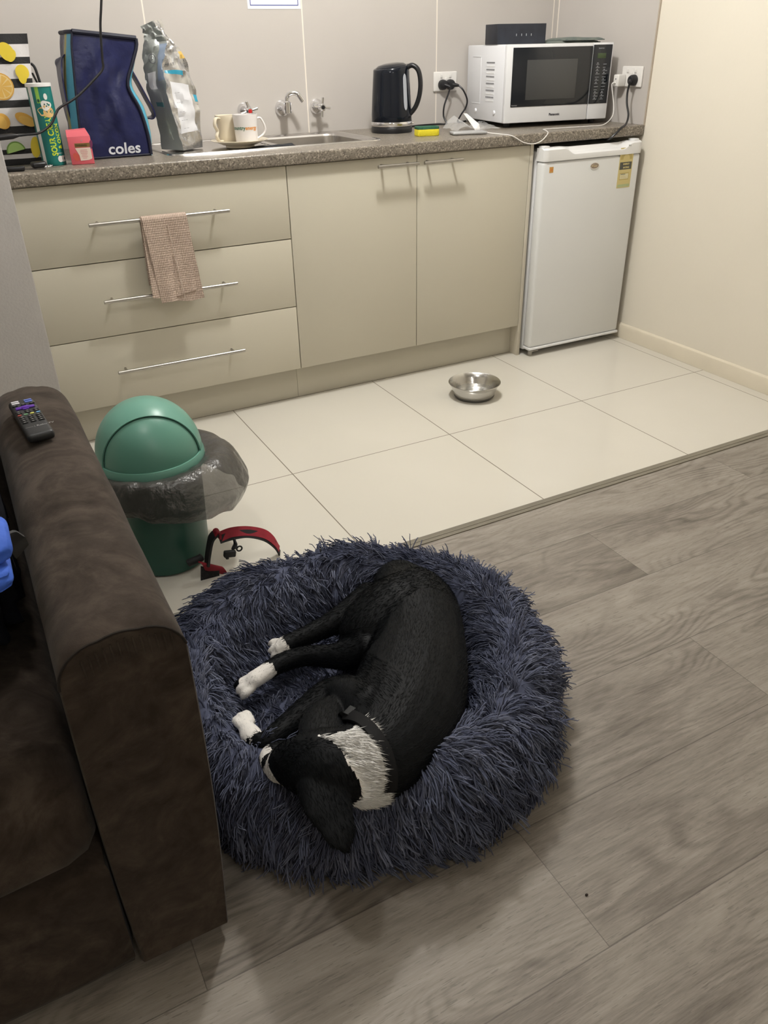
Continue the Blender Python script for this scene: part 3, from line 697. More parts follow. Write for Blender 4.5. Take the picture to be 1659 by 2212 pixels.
# black scouring cloth poking out from under the plate
bm = new(); grid(bm, lambda u, v: (-.075+.17*u, .135+.045*v+.012*math.sin(3*u), ZT+.0048+.0022*math.sin(9*u+2)*math.sin(6*v)+.004*math.sin(PI*v)*u), 24, 8, thick=.002)
tag(obj('dish_cloth', bm, mat('black_dishcloth', (.014, .016, .02, 1), .8, bump=(120, .5))), 'black dishcloth lying under the cream plate at the sink', 'cloth')
t = thing('sponge', 'yellow and green scouring sponge on the worktop in front of the kettle', 'sponge', (.655, .175, ZT), -.18)
bm = new()
def spo(z0, z1, k):
    return [(x*(1-.10*k*math.exp(-(abs(x)-.02)**2/.0002) if False else x), y, z) for x, y, z in []]
pts = []
for q in range(40):
    a = 2*PI*q/40; c_, s_ = math.cos(a), math.sin(a); X = .044*math.copysign(abs(c_)**.35, c_); Y = .029*math.copysign(abs(s_)**.35, s_); Y *= 1-.16*math.exp(-(X/.013)**2); pts.append((X, Y))
loft(bm, [[(x*k, y*k, z) for x, y in pts] for z, k in ((.0006, .96), (.003, 1), (.022, 1), (.0235, .985))]); obj('foam', bm, mat('sponge_yellow', (.72, .62, .03, 1), .9, bump=(300, .4)), parent=t, local=True)
bm = new(); loft(bm, [[(x*k, y*k, z) for x, y in pts] for z, k in ((.0236, .985), (.025, 1), (.031, 1), (.0325, .97))]); obj('scourer', bm, mat('scourer_green', (.035, .13, .075, 1), .95, bump=(400, .8)), parent=t, local=True)
# clear packet with a paper insert
FILM = mat('clear_plastic_film', (.95, .96, .97, 1), .08, spec=.5, alpha=.22); PAP = mat('white_paper', (.80, .79, .78, 1), .7)
t = thing('plastic_packet', 'crumpled clear plastic packet with white card by the left socket', 'packet', (.93, .25, ZT))
bm = new(); rp = random.Random(4); wob = [[rp.uniform(-.006, .006) for _ in range(14)] for _ in range(10)]
def film(u, v):
    i, j = int(u*9), int(v*13); x = .80+.215*u; y = .19+.10*v; z = ZT+.002+.05*math.exp(-((u-.22)/.16)**2)*(.35+.65*v)+.022*math.exp(-((u-.8)/.2)**2)*v+wob[i][j]*.5+.004
    return (x+wob[i][(j+5) % 14]*.6, y+wob[i][(j+3) % 14], max(z, ZT+.0012))
grid(bm, film, 9, 13); obj('film', bm, FILM, t, smooth=False)
bm = new(); prism(bm, [(.872, .255, ZT+.062), (.893, .262, ZT+.060), (.935, .235, ZT+.022), (.935, .225, ZT+.002), (.905, .215, ZT+.0015)], (-.35, -.8, .5), .0012); obj('card', bm, PAP, t)

# ---------------------------------------------------------------- bags and packets at the left
BOT = ZT+.0006
NAVY = mat('navy_coated_fabric', (.010, .013, .058, 1), .34, spec=.45, noise=(25, .15), bump=(16, .6)); NAVD = mat('navy_binding', (.007, .008, .022, 1), .6); CY = mat('bag_cyan', (.10, .36, .50, 1), .4); OL = mat('bag_olive', (.36, .33, .12, 1), .45)
t = thing('cooler_bag', 'navy blue cooler bag with white lettering and cyan side stripes', 'bag', (-.50, .27, ZT))
y0 = .200
def P3(px, py, y=y0): return at(px, py, 'y', y)
# edges of the front panel, bottom to top, measured on the plane y = .20
Lp = [P3(*q) for q in ((178, 338), (172, 280), (166, 220), (160, 150), (156, 100), (157, 68))]
Rp = [P3(*q) for q in ((325, 330), (319, 290), (302, 235), (277, 185), (288, 135), (297, 100), (296, 83))]
def curve_at(P, z):
    for a, b in zip(P, P[1:]):
        if a.z <= z <= b.z: return a.x+(b.x-a.x)*(z-a.z)/(b.z-a.z)
    return P[0].x if z < P[0].z else P[-1].x
zb0, ztl, ztr = BOT, Lp[-1].z, Rp[-1].z
def front(u, v):
    z = zb0+v*((ztl*(1-u)+ztr*u)-zb0); xl, xr_ = curve_at(cr_L, z), curve_at(cr_R, z)
    wr_ = .010*math.sin(PI*u)*math.sin(PI*v)+.0035*math.sin(13*u-17*v)*math.sin(PI*u)*math.sin(PI*v)*(.3+u)+.0025*math.sin(25*u+9*v+2*math.sin(6*v))*math.sin(PI*u)*math.sin(PI*v)+.004*math.sin(9*u+5*v)*math.sin(PI*u)*math.sin(PI*v)+.005*math.sin(4*u-7*v)*math.sin(PI*u)*v
    return (xl+(xr_-xl)*u, y0-.006+.022*v-wr_, z)
cr_L, cr_R = cr(Lp, 6), cr(Rp, 6)
bm = new(); grid(bm, front, 28, 36, 0)
dep = .15
def sidep(sgn):
    def f(u, v):
        p = Vector(front(0 if sgn < 0 else 1, v)); bul = .022*math.sin(PI*min(1, u*1.6))*(.4+.6*math.sin(PI*min(1, v*1.1)))
        return (p.x+sgn*(bul+.012*u), p.y+dep*u, p.z+.0*u)
    return f
smi = lambda u, v: 1 if u < .22 else (2 if u < .36 else (3 if u < .42 else 0))
smiR = lambda u, v: 1 if u < .12 else (2 if u < .22 else (3 if u < .3 else 0))
grid(bm, sidep(-1), 24, 36, lambda u, v: 1 if u < .20 else (2 if u < .32 else 0)); grid(bm, sidep(1), 24, 36, lambda u, v: 1 if u < .20 else (2 if u < .34 else 0))
grid(bm, lambda u, v: Vector(sidep(-1)(1, v)).lerp(Vector(sidep(1)(1, v)), u), 12, 36, 0)
grid(bm, lambda u, v: Vector(sidep(-1)(v, 1)).lerp(Vector(sidep(1)(v, 1)), u)+Vector((0, 0, .004*math.sin(PI*u)*math.sin(PI*v))), 12, 24, 4)
grid(bm, lambda u, v: Vector(sidep(-1)(v, 0)).lerp(Vector(sidep(1)(v, 0)), u), 4, 24, 0)
bmesh.ops.remove_doubles(bm, verts=bm.verts, dist=.0005)
bd = obj('body', bm, [NAVY, CY, OL, NAVD, mat('bag_lid_grey', (.10, .105, .13, 1), .45)], t, ang=60)
bm = new()
for s_ in (0, 1): tube(bm, [Vector(front(s_, v))+Vector((0, -.002, 0)) for v in np.linspace(0.01, 1, 24)], .0055 if s_ else .0035, 8)
tube(bm, [Vector(front(u, 1))+Vector((0, -.001, .001)) for u in np.linspace(0, 1, 20)], .007, 8)
tube(bm, [Vector(sidep(-1)(u, 1)) for u in np.linspace(0, 1, 14)], .006, 8); tube(bm, [Vector(front(u, .012))+Vector((0, -.002, 0)) for u in np.linspace(0, 1, 20)], .003, 8)
obj('binding', bm, NAVD, bd)
bm = new(); a = at(232, 330, 'y', y0); b_ = at(300, 322, 'y', y0)
def onfront(v):
    u = .375+v.x/.21; w_ = .035+v.y/.35; p = Vector(front(u, w_)); return p+Vector((0, -.0012, 0))
text_into(bm, 'coles', .047, None, 0, ext=0, bold=.0009, warp=onfront, sx=1.04); obj('lettering', bm, mat('white_print', (.62, .64, .68, 1), .5), bd, recalc=False)
def hoop(xc, z0, zt_, w_, sgn, yb=.30):
    a = Vector((xc, yb-.03, z0)); b = Vector((xc, yb+.03, z0))
    return cr([Vector((xc, yb, zt_)), Vector((xc+sgn*w_*.7, yb-.03, zt_-.03)), Vector((xc+sgn*w_, yb-.02, (z0+zt_)/2)), Vector((xc+sgn*w_*.95, yb, z0+.02)), Vector((xc+sgn*.01, yb, z0))], 8)
bm = new(); xs_ = sidep(-1)(.6, .75); ribbon(bm, cr([(xs_[0]+.004, .30, 1.185), (xs_[0]-.018, .285, 1.165), (xs_[0]-.028, .27, 1.10), (xs_[0]-.024, .275, 1.0), (xs_[0]+.002, .29, .95)], 8), .085, .004, up=(0, 1, 0)); obj('strap', bm, NAVY, t)
xs_ = sidep(1)(.6, .75)
bm = new(); ribbon(bm, cr([(xs_[0]-.004, .28, 1.155), (xs_[0]+.010, .265, 1.12), (xs_[0]+.034, .255, 1.06), (xs_[0]+.050, .255, 1.02), (xs_[0]+.046, .26, 1.003), (xs_[0]+.02, .27, 1.0)], 8), .055, .004, up=(0, 1, 0)); obj('strap', bm, NAVY, t)

# foil food pouch
FOIL = mat('silver_foil', (.62, .62, .62, 1), .22, metal=.85, bump=(22, .55)); FOILM = mat('grey_foil_back', (.36, .38, .37, 1), .36, metal=.45, bump=(20, .4)); LBL = mat('foil_print_pale', (.60, .60, .62, 1), .45); TEAL = mat('foil_print_teal', (.03, .27, .40, 1), .35); BLUG = mat('foil_print_slate', (.22, .27, .36, 1), .4)
t = thing('foil_pouch', 'tall crumpled silver foil food pouch on the drainer beside the cooler bag', 'pouch', (-.28, .27, ZT+.004))
# outline stations (photo rows): left edge, corner ridge, right edge with depths
st = [((347, 306), (397, 326), (438, 320)), ((340, 270), (385, 290), (435, 280)), ((331, 235), (372, 245), (432, 240)), ((318, 195), (358, 190), (424, 205)), ((312, 160), (352, 150), (410, 155)), ((309, 125), (355, 115), (392, 110)), ((311, 90), (360, 88), (374, 92)), ((309, 70), (345, 66), (359, 74)), ((303, 57), (330, 45), (348, 42))]
SL, SC, SR = [], [], []
for i, (l, c_, r_) in enumerate(st):
    f = i/8; SL.append(at(*l, 'y', .300+.0*f)); SC.append(at(*c_, 'y', .215+.06*f)); SR.append(at(*r_, 'y', .275+.02*f))
for Q in (SL, SC, SR): Q[0].z = ZT+.006
SL, SC, SR = cr(SL, 5), cr(SC, 5), cr(SR, 5); SB = [a.lerp(b, .5)+Vector((0, .07*(1-i/len(SL))**.7+.006, 0)) for i, (a, b) in enumerate(zip(SL, SR))]
rp = random.Random(11); n_ = len(SL); K = 10
def ringat(i):
    P = []
    for A, B_ in ((SL[i], SC[i]), (SC[i], SR[i]), (SR[i], SB[i]), (SB[i], SL[i])):
        for k in range(K): P.append(A.lerp(B_, k/K))
    return P
J = [[rp.gauss(0, 1) for _ in range(4*K)] for _ in range(n_)]
J = np.array(J); 
for _ in range(2): J = (J+np.roll(J, 1, 0)*.7+np.roll(J, 1, 1)*.7)/1.8
rings = []
for i in range(n_):
    R__ = ringat(i); amp = .0042*min(1, i/4)*(1 if i < n_-3 else .3)
    rings.append([p+Vector((.3*J[i][k], -1*J[i][k], .25*J[i][k]))*amp for k, p in enumerate(R__)])
bm = new(); fs = loft(bm, rings)
for i in range(n_-1):
    for k in range(4*K):
        f = fs[i*4*K+k]; v = i/(n_-1); u = k/K
        m_ = 1 if u < 1 else 0
        if 1.15 <= u < 1.75 and .10 < v < .42: m_ = 2
        if 1.05 <= u < 1.65 and .455 < v < .50: m_ = 3
        if 1.85 <= u < 2.2 and .30 < v < .36: m_ = 3
        if .62 <= u < .95 and .42 < v < .72: m_ = 4
        if .15 <= u < .6 and .36 < v < .5: m_ = 2
        if 1.75 <= u < 2 and .55 < v < .62: m_ = 5
        if .25 <= u < .7 and .25 < v < .3: m_ = 6
        f.material_index = m_
body = obj('pouch_body', bm, [FOIL, FOILM, LBL, TEAL, BLUG, mat('foil_print_amber', (.50, .33, .08, 1), .45), mat('foil_print_dark_teal', (.06, .15, .17, 1), .45)], t, ang=28)
bm = new()
def on_face(A, B_, u, v, off=.004):
    i = min(n_-1, int(v*(n_-1))); p = A[i].lerp(B_[i], u); nn = Vector((0, -1, .1)); return p+nn*off
c0 = on_face(SL, SC, .42, .60, .008); tube(bm, [c0+Vector((.011*math.cos(a), 0, .013*math.sin(a))) for a in np.linspace(0, 2*PI, 24, endpoint=False)], .0011, 6, closed=True); obj('ring_print', bm, mat('foil_print_black', (.08, .08, .09, 1), .5), body); bm = new()
c1 = on_face(SC, SR, .16, .53, .010); M = basis(c1, (1, 0, .12), (0, 0, 1)); text_into(bm, 'V E T', .010, M)
for k in range(5):
    q = on_face(SC, SR, .22+.01*k, .37-.05*k, .010); text_into(bm, '-- -- --' if k % 2 else '--- ---', .008, basis(q, (1, 0, .1), (0, 0, 1)))
obj('printing', bm, mat('foil_print_black', (.08, .08, .09, 1), .5), body)

# crisp can
cx_, cy_ = -.713, .135; cr_ = .0345; ch = .222
t = thing('crisp_can', 'tall green cardboard can of crisps in front of the striped bag', 'can', (cx_, cy_, ZT))
w = NB('crisp_can_print')   # teal tube, white seam panel on the left
bm = new()
CG = mat('can_teal', (.010, .15, .135, 1), .35); CWH = mat('can_white', (.66, .65, .62, 1), .4); CLM = mat('can_lime', (.24, .46, .07, 1), .4)
MATS.pop('crisp_can_print')
n = 64
def cmi(k, v):
    a = math.degrees(2*PI*(k+.5)/n)
    if 205 < a < 226: return 1
    if 240 < a < 260 and .76 < v < .97: return 2
    return 0
zs = [0.0, .002] + list(np.linspace(.01, ch-.006, 24))
rg = [[(cx_+cr_*(.97 if z < .001 else 1)*math.cos(2*PI*k/n), cy_+cr_*(.97 if z < .001 else 1)*math.sin(2*PI*k/n), BOT+z) for k in range(n)] for z in zs]
fs = loft(bm, rg)
for i in range(len(zs)-1):
    for k in range(n): fs[i*n+k].material_index = cmi(k, zs[i]/ch)
tb = obj('tube', bm, [CG, CWH, CLM], t)
bm = new(); lathe(bm, [(0, ch-.003), (cr_*.8, ch-.003), (cr_*.9, ch+.001), (cr_+.0016, ch+.001), (cr_+.002, ch-.002), (cr_+.002, ch-.008), (cr_+.0002, ch-.008)], 48, Matrix.Translation((cx_, cy_, BOT))); obj('lid', bm, mat('can_lid_white', (.70, .69, .68, 1), .3), t)
def oncan(a0, z0, rot=False, dr=.0004):
    def f(v):
        xx, yy = (-v.y, v.x) if rot else (v.x, v.y); a = math.radians(a0)+xx/cr_; r = cr_+dr; return (cx_+r*math.cos(a), cy_+r*math.sin(a), BOT+z0+yy)
    return f
bm = new()
def patch(bm, a0, z0, rx, rz, mi, dr=.0004, n=26, sh=None):
    f = oncan(a0, z0, dr=dr); P = []
    for k in range(n):
        q = 2*PI*k/n; s = sh(q) if sh else 1; P.append(bm.verts.new(f(Vector((rx*s*math.cos(q), rz*s*math.sin(q), 0)))))
    c_ = bm.verts.new(f(Vector((0, 0, 0)))) 
    for k in range(n): bm.faces.new((c_, P[k], P[(k+1) % n])).material_index = mi
text_into(bm, 'SOUR CREAM', .024, None, 0, ext=0, bold=.0007, sx=.80, warp=oncan(290, .028, True)); text_into(bm, '& ONION', .0195, None, 0, ext=0, bold=.0007, sx=.82, warp=oncan(324, .046, True))
patch(bm, 272, .150, .021, .014, 2, .0005, sh=lambda q: 1+.08*math.sin(5*q)); patch(bm, 288, .147, .016, .015, 2, .0006)
patch(bm, 281, .165, .015, .013, 1, .0008, sh=lambda q: 1+.14*math.sin(3*q+1)); patch(bm, 286, .188, .0055, .0085, 1, .0005)
for a_, z_ in ((274, .168), (282, .163), (288, .169)): patch(bm, a_, z_, .002, .0022, 3, .001)
patch(bm, 250, .178, .0035, .0045, 3, .0005); patch(bm, 318, .018, .016, .0085, 1, .0005, sh=lambda q: 1/max(abs(math.cos(q)), abs(math.sin(q)))**.6)
patch(bm, 297, .018, .0075, .009, 1, .0007); text_into(bm, 'stackers', .006, None, 1, ext=0, warp=oncan(285, .0325))
obj('print', bm, [mat('can_print_lime', (.55, .66, .03, 1), .45), CWH, mat('can_chip', (.62, .40, .16, 1), .5), mat('can_print_dark', (.02, .07, .05, 1), .5)], tb, recalc=False)

# tea carton
PINK = mat('tea_pink', (.66, .12, .15, 1), .4, noise=(9, .06)); 
t = thing('tea_carton', 'small pink tea carton standing next to the green crisp can', 'carton', (-.632, .108, ZT), -.13)
bm = new(); box(bm, -.0335, .0335, -.022, .022, .0006, .078, .0012); 
loft(bm, [[(-.0335, -.022, .078), (.0335, -.022, .078), (.0335, .022, .078), (-.0335, .022, .078)], [(-.033, -.012, .094), (.024, -.012, .097), (.024, .012, .099), (-.033, .012, .096)]])
b_ = obj('carton_box', bm, PINK, parent=t, local=True)
bm = new(); F = -.0224
box(bm, -.0155, .029, F-.0002, F+.0002, .049, .060, mi=0); text_into(bm, 'TWININGS', .0075, basis((-.0135, F-.0005, .0518), (1, 0, 0), (0, 0, 1)), 1, sx=.92)
prism(bm, [(-.016, F, .047), (.029, F, .047), (.029, F, .016), (.018, F, .012), (-.006, F, .011), (-.007, F, .026)], (0, -1, 0), .0003, 2)
for k, wd_ in enumerate((.02, .022, .02, .015, .018, .012)): box(bm, .008-wd_/2, .008+wd_/2, F-.0006, F-.0003, .040-k*.0045, .0413-k*.0045, mi=3)
disc(bm, (-.017, F-.0002, .022), (0, -1, 0), .009, .012, 20, 4, rot=.3); disc(bm, (.007, F-.0002, .067), (0, -1, 0), .003, .003, 14, 3); disc(bm, (.032, F-.0001, .055), (0, -1, 0), .005, .013, 16, 5, rot=-.2)
obj('print', bm, [mat('tea_brown', (.21, .13, .04, 1), .5), mat('tea_black', (.03, .02, .01, 1), .5), mat('tea_cream', (.70, .58, .50, 1), .5), mat('tea_rose', (.55, .20, .22, 1), .5), mat('tea_fruit', (.50, .08, .06, 1), .5), mat('tea_plum', (.16, .03, .09, 1), .4)], parent=b_, local=True)

# striped lunch bag with fruit print
SBK = mat('bag_stripe_black', (.012, .012, .013, 1), .7, bump=(200, .2)); SWH = mat('bag_stripe_white', (.62, .60, .60, 1), .5, bump=(25, .25))
t = thing('lunch_bag', 'black and white striped lunch bag printed with lemons, oranges and limes', 'bag', (-.79, .27, ZT))
ys = .195
zt1 = at(62, 72, 'y', ys).z
stripes = [0, .030, .040, .062, .108, .132, .175, .198, .240, .262, .302, .330, .370]
sc = (zt1-BOT)
edges = [at(40, q, 'y', ys).z for q in (352, 343, 333, 322, 285+4, 272, 232, 216, 192-2, 170, 133+5, 123, 95, 72)]
edges = [BOT]+[max(BOT+.004*(i+1), e) for i, e in enumerate(edges[1:])]
edges[-1] = zt1
zz = []; mi_ = []
for i, (a, b) in enumerate(zip(edges, edges[1:])):
    for k in range(4): zz.append(a+(b-a)*k/4); mi_.append(i % 2)
zz.append(zt1); mi_.append(0)
def sbx(z): f = (z-BOT)/(zt1-BOT); return (XL+.006, -.722+.016*f-.012*math.sin(PI*f)*0)
bm = new()
def sec(z):
    f = (z-BOT)/(zt1-BOT); xl, xr_ = sbx(z); xr_ = -.738+.034*f**1.2; dp = .14*(1-.45*f); P = []
    for k in range(12): u = k/12; P.append((xl+(xr_-xl)*u, ys-.008*math.sin(PI*u)*math.sin(PI*f)+.012*f+.0015*math.sin(20*z+9*u), z))
    for k in range(6): P.append((xr_+.004*math.sin(PI*k/6), ys+.012*f+dp*k/6, z))
    for k in range(6): P.append((xr_+(xl-xr_)*k/6, ys+.012*f+dp, z))
    for k in range(4): P.append((xl, ys+.012*f+dp*(1-k/4), z))
    return P
rg = [sec(z) for z in zz]; m_n = len(rg[0]); fs = loft(bm, rg)
for i in range(len(zz)-1):
    for k in range(m_n): fs[i*m_n+k].material_index = mi_[i]
for f in fs[(len(zz)-1)*m_n:]: f.material_index = 0
sb = obj('body', bm, [SBK, SWH], t, ang=50)
bm = new()
def fr(px, py, rx, rz, mi, rot=0, a0=0, a1=2*PI):
    c_ = at(px, py, 'y', ys); f = (c_.z-BOT)/(zt1-BOT); c_ = at(px, py, 'y', ys-.012+.012*f); disc(bm, c_, (0, -1, 0), rx, rz, 24, mi, rot, a0=a0, a1=a1)
    return c_
def orange_slice(px, py, r, rot=0, half=False):
    a1 = PI if half else 2*PI; c_ = fr(px, py, r, r, 1, rot, 0, a1)
    disc(bm, c_+Vector((0, -.0004, 0)), (0, -1, 0), r*.9, r*.9, 24, 5, rot, a0=0, a1=a1)
    for k in range(4 if half else 9):
        s0 = (a1/(4 if half else 9))*k+.08; disc(bm, c_+Vector((0, -.0008, 0)), (0, -1, 0), r*.82, r*.82, 8, 2, rot, a0=s0, a1=s0+a1/(4 if half else 9)-.16)
fr(14, 112, .020, .026, 0, .5); fr(24, 120, .012, .018, 0, -.6); fr(48, 156, .019, .020, 0, .2); fr(48, 165, .012, .02, 0)
orange_slice(2, 187, .036); fr(6, 262, .020, .022, 1, .4); fr(2, 264, .016, .018, 2, .4); fr(55, 258, .030, .016, 1, -.5); fr(58, 262, .024, .012, 2, -.5)
c_ = fr(36, 327, .028, .028, 4, .2, 0, PI); disc(bm, c_+Vector((0, -.0005, 0)), (0, -1, 0), .024, .024, 20, 3, .2, a0=0, a1=PI)
fr(77, 318, .014, .03, 0, -.15)
obj('fruit_print', bm, [mat('fruit_lemon', (.68, .52, .04, 1), .5), mat('fruit_orange_rind', (.62, .34, .06, 1), .5), mat('fruit_orange', (.66, .40, .09, 1), .5), mat('fruit_lime', (.34, .52, .16, 1), .5), mat('fruit_lime_rind', (.14, .26, .05, 1), .5), mat('fruit_pith', (.72, .55, .25, 1), .5)], sb, recalc=False)
bm = new(); tube(bm, cr([(-.706, .25, 1.165), (-.697, .245, 1.150), (-.690, .245, 1.09), (-.684, .25, 1.03), (-.69, .25, 1.0)], 8), .004, 8); ribbon(bm, cr([(-.708, .25, 1.14), (-.690, .25, 1.08), (-.680, .25, 1.02), (-.7, .25, .98)], 8), .03, .003, up=(0, 1, 0)); obj('strap', bm, SBK, t)

# keys beside the bag
t = thing('key_bunch', 'black car key on a small steel ring in front of the can', 'keys', (-.757, .085, ZT))
bm = new(); M = Matrix.Translation((-.765, .085, ZT+.0095)) @ Matrix.Rotation(.2, 4, 'Z') @ Matrix.Rotation(.10, 4, 'X'); box(bm, -.022, .022, -.014, .014, -.008, .008, .006, 3, M=M); obj('fob', bm, BLK, t)
bm = new(); tube(bm, [(-.742+.013*math.cos(a), .060+.013*math.sin(a), ZT+.0025+.003*(1+math.cos(a))) for a in np.linspace(0, 2*PI, 28, endpoint=False)], .0012, 8, closed=True); obj('ring', bm, CHROME, t)
bm = new(); box(bm, -.728, -.712, .062, .072, ZT+.0008, ZT+.0026, .0006); tube(bm, [(-.712, .066, ZT+.0016), (-.700, .062, ZT+.0016)], .0011, 6); obj('key', bm, STEEL, t)
bm = new(); M = Matrix.Translation((-.838, .040, ZT+.0075)) @ Matrix.Rotation(-.1, 4, 'Z'); box(bm, -.024, .028, -.012, .012, -.0068, .0068, .005, 3, M=M); tube(bm, [M @ Vector((.028, 0, -.003)), M @ Vector((.060, .004, -.0055)), M @ Vector((.085, .0, -.0055))], .0011, 6)
tag(obj('key_fob', bm, BLK), 'small black fob at the worktop edge beside the grey wall', 'fob')

# paper notice
t = thing('wall_notice', 'white notice with a blue border on the back wall above the sink', 'notice', (.237, YB-.001, 1.46))
bm = new(); x0, x1, z0 = .131, .344, 1.3185; box(bm, x0, x1, YB-.0012, YB-.0003, z0, z0+.30); nb = obj('sheet', bm, mat('notice_white', (.74, .74, .78, 1), .3), t)
bm = new()
for a, b, c_, d_ in ((x0+.010, x1-.010, z0+.011, z0+.0135), (x0+.010, x0+.0125, z0+.011, z0+.289), (x1-.0125, x1-.010, z0+.011, z0+.289), (x0+.01, x1-.01, z0+.2865, z0+.289)): box(bm, a, b, YB-.0016, YB-.0011, c_, d_)
obj('border', bm, mat('notice_blue', (.03, .06, .30, 1), .5), nb)

# dangling black cord at the left
bm = new(); yc = .075
P = [at(232, -420, 'y', yc), at(226, -200, 'y', yc), at(219, 0, 'y', yc), at(217, 60, 'y', yc), at(221, 125, 'y', yc), at(222, 148, 'y', yc), at(205, 170, 'y', yc), at(165, 210, 'y', yc), at(130, 232, 'y', yc), at(121, 245, 'y', yc-.005), at(110, 268, 'y', yc-.008), at(85, 287, 'y', yc-.01), at(55, 291, 'y', yc-.012), at(30, 294, 'y', yc-.012)]
P[0].z = 2.399
P[0].x = -.50
t = thing('hanging_cord', 'thin black cord hanging in front of the bags, its plug by the grey wall', 'cord', (P[0].x, yc, .98))
tube(bm, cr(P, 8), .0036, 10); obj('cable', bm, BLK, t)
bm = new(); e = P[-1]; tube(bm, [e+Vector((.012, 0, .0008)), e+Vector((-.004, 0, 0)), e+Vector((-.03, 0, -.001)), Vector((XL+.0005, e.y, e.z-.002))], [.0042, .0082, .0085, .0085], 14); obj('plug', bm, BLK, t)
# ---------------------------------------------------------------- tea towel on the top drawer handle
w = NB('dusty_pink_waffle'); 
wx = w.mth('SINE', w.mth('MULTIPLY', w.x, 1150)); wz = w.mth('SINE', w.mth('MULTIPLY', w.z, 900))
hh_ = w.mth('ADD', wx, w.mth('MULTIPLY', wz, .7))
c = w.ramp(w.noise(w.pos, 18, 3), [(.3, (.45, .35, .29, 1)), (.7, (.53, .42, .35, 1))])
c = w.mix(w.mth('MULTIPLY', w.mth('LESS_THAN', hh_, -.5), .35), c, (.31, .225, .185, 1))
w.bump(hh_, .5, .0012); w.out(c, .95, .15)
t = thing('tea_towel', 'dusty pink waffle tea towel folded over the top drawer handle', 'towel', (-.43, -.04, .5))
yh = -.036; hz = .734
TLx, TRx = at(304, 470, 'y', -.045).x, at(401, 462, 'y', -.045).x
bl, br_ = at(350, 655, 'y', -.055), at(440, 640, 'y', -.055)
def towel(off, zl, zr, x_l, x_r, xbl, xbr, seed):
    bm = new()
    def f(u, v):
        # v 0..1: back hem -> over the bar -> front hem
        vb = .40
        if v < vb: k = 1-v/vb; side = 1
        else: k = (v-vb)/(1-vb); side = -1
        if abs(v-vb) < 1e-9: k = 0
        ztop = hz+.0085+off*.6
        bt = (zl*(1-u)+zr*u); bt = ztop-(ztop-bt)*(1 if side < 0 else .86)
        xt = x_l+(x_r-x_l)*u; xb = xbl+(xbr-xbl)*u
        kk = min(1, k/.06); arc = math.sin(kk*PI/2)
        z = ztop-.010*(1-math.cos(kk*PI/2)) if k < .06 else ztop-.010-(ztop-.010-bt)*(k-.06)/.94
        x = xt+(xb-xt)*k
        y = yh+(.0095+off)*arc*side if side < 0 else yh+(.0085+off)*arc
        if side < 0: y -= .010*k*k+.004*k*math.sin(7*u+seed)+.0025*math.sin(15*u+4*k+seed)*k
        if side > 0: y = min(y, -.006-off*.3)
        z += .006*math.sin(5.5*u+seed)*k
        return (x, y, z)
    grid(bm, f, 34, 60, thick=.0022); return bm
obj('front_fold', towel(.004, bl.z-.004, br_.z, TLx, TRx, bl.x, br_.x, .6), MATS['dusty_pink_waffle'], t, ang=70)
b2 = at(328, 645, 'y', -.045)
obj('inner_fold', towel(.0008, b2.z, b2.z+.005, TLx-.002, TRx-.004, b2.x+.002, br_.x-.022, 2.4), MATS['dusty_pink_waffle'], t, ang=70)
bm = new(); 
for i in range(1): 
    P = [Vector((TLx+(TRx-TLx)*.55+(bl.x+(br_.x-bl.x)*.55-TLx-(TRx-TLx)*.55)*k, yh-.0155-.010*k*k-.0045*k, hz-.006-(hz-bl.z)*k)) for k in np.linspace(.04, .95, 14)]
    ribbon(bm, P, .0016, .0012, up=(0, 1, 0))
obj('woven_stripe', bm, mat('towel_pale_stripe', (.62, .52, .45, 1), .95), t)

# ---------------------------------------------------------------- pet bowl
t0 = at(1025, 828, 'z', .052); bxc, byc = t0.x, t0.y
bm = new(); br = .089
lathe(bm, [(0, .004), (.050, .004), (.060, .0015), (.064, .002), (.070, .007), (.0745, .020), (.080, .036), (.0865, .048), (.0905, .053), (.0915, .0545), (.0905, .056), (.0865, .0535), (.0785, .040), (.072, .022), (.066, .0105), (.050, .008), (.046, .0095), (.040, .008), (0, .008)], 64, Matrix.Translation((bxc, byc, 0)) @ Matrix.Diagonal((1.11, 1.11, 1.08, 1)))
BOWL = mat('bowl_steel', (.58, .57, .55, 1), .20, metal=1, bump=(35, .12))
t = thing('pet_bowl', 'round stainless steel pet bowl on the cream tiles', 'bowl', (bxc, byc, 0)); obj('bowl', bm, BOWL, t)
bm = new(); lathe(bm, [(.060, .0004), (.066, .0004), (.0715, .007), (.0715, .011), (.069, .011), (.064, .003), (.060, .003)], 56, Matrix.Translation((bxc, byc, 0)) @ Matrix.Diagonal((1.11, 1.11, 1.08, 1)), close=True); obj('rubber_foot', bm, mat('grey_rubber', (.10, .095, .085, 1), .6), t)
bm = new(); disc(bm, (bxc, byc, .021), (0, 0, 1), .0785, n=56, h=.0008); obj('water', bm, mat('water', (.97, .98, .98, 1), .02, trans=1, ior=1.33), t)

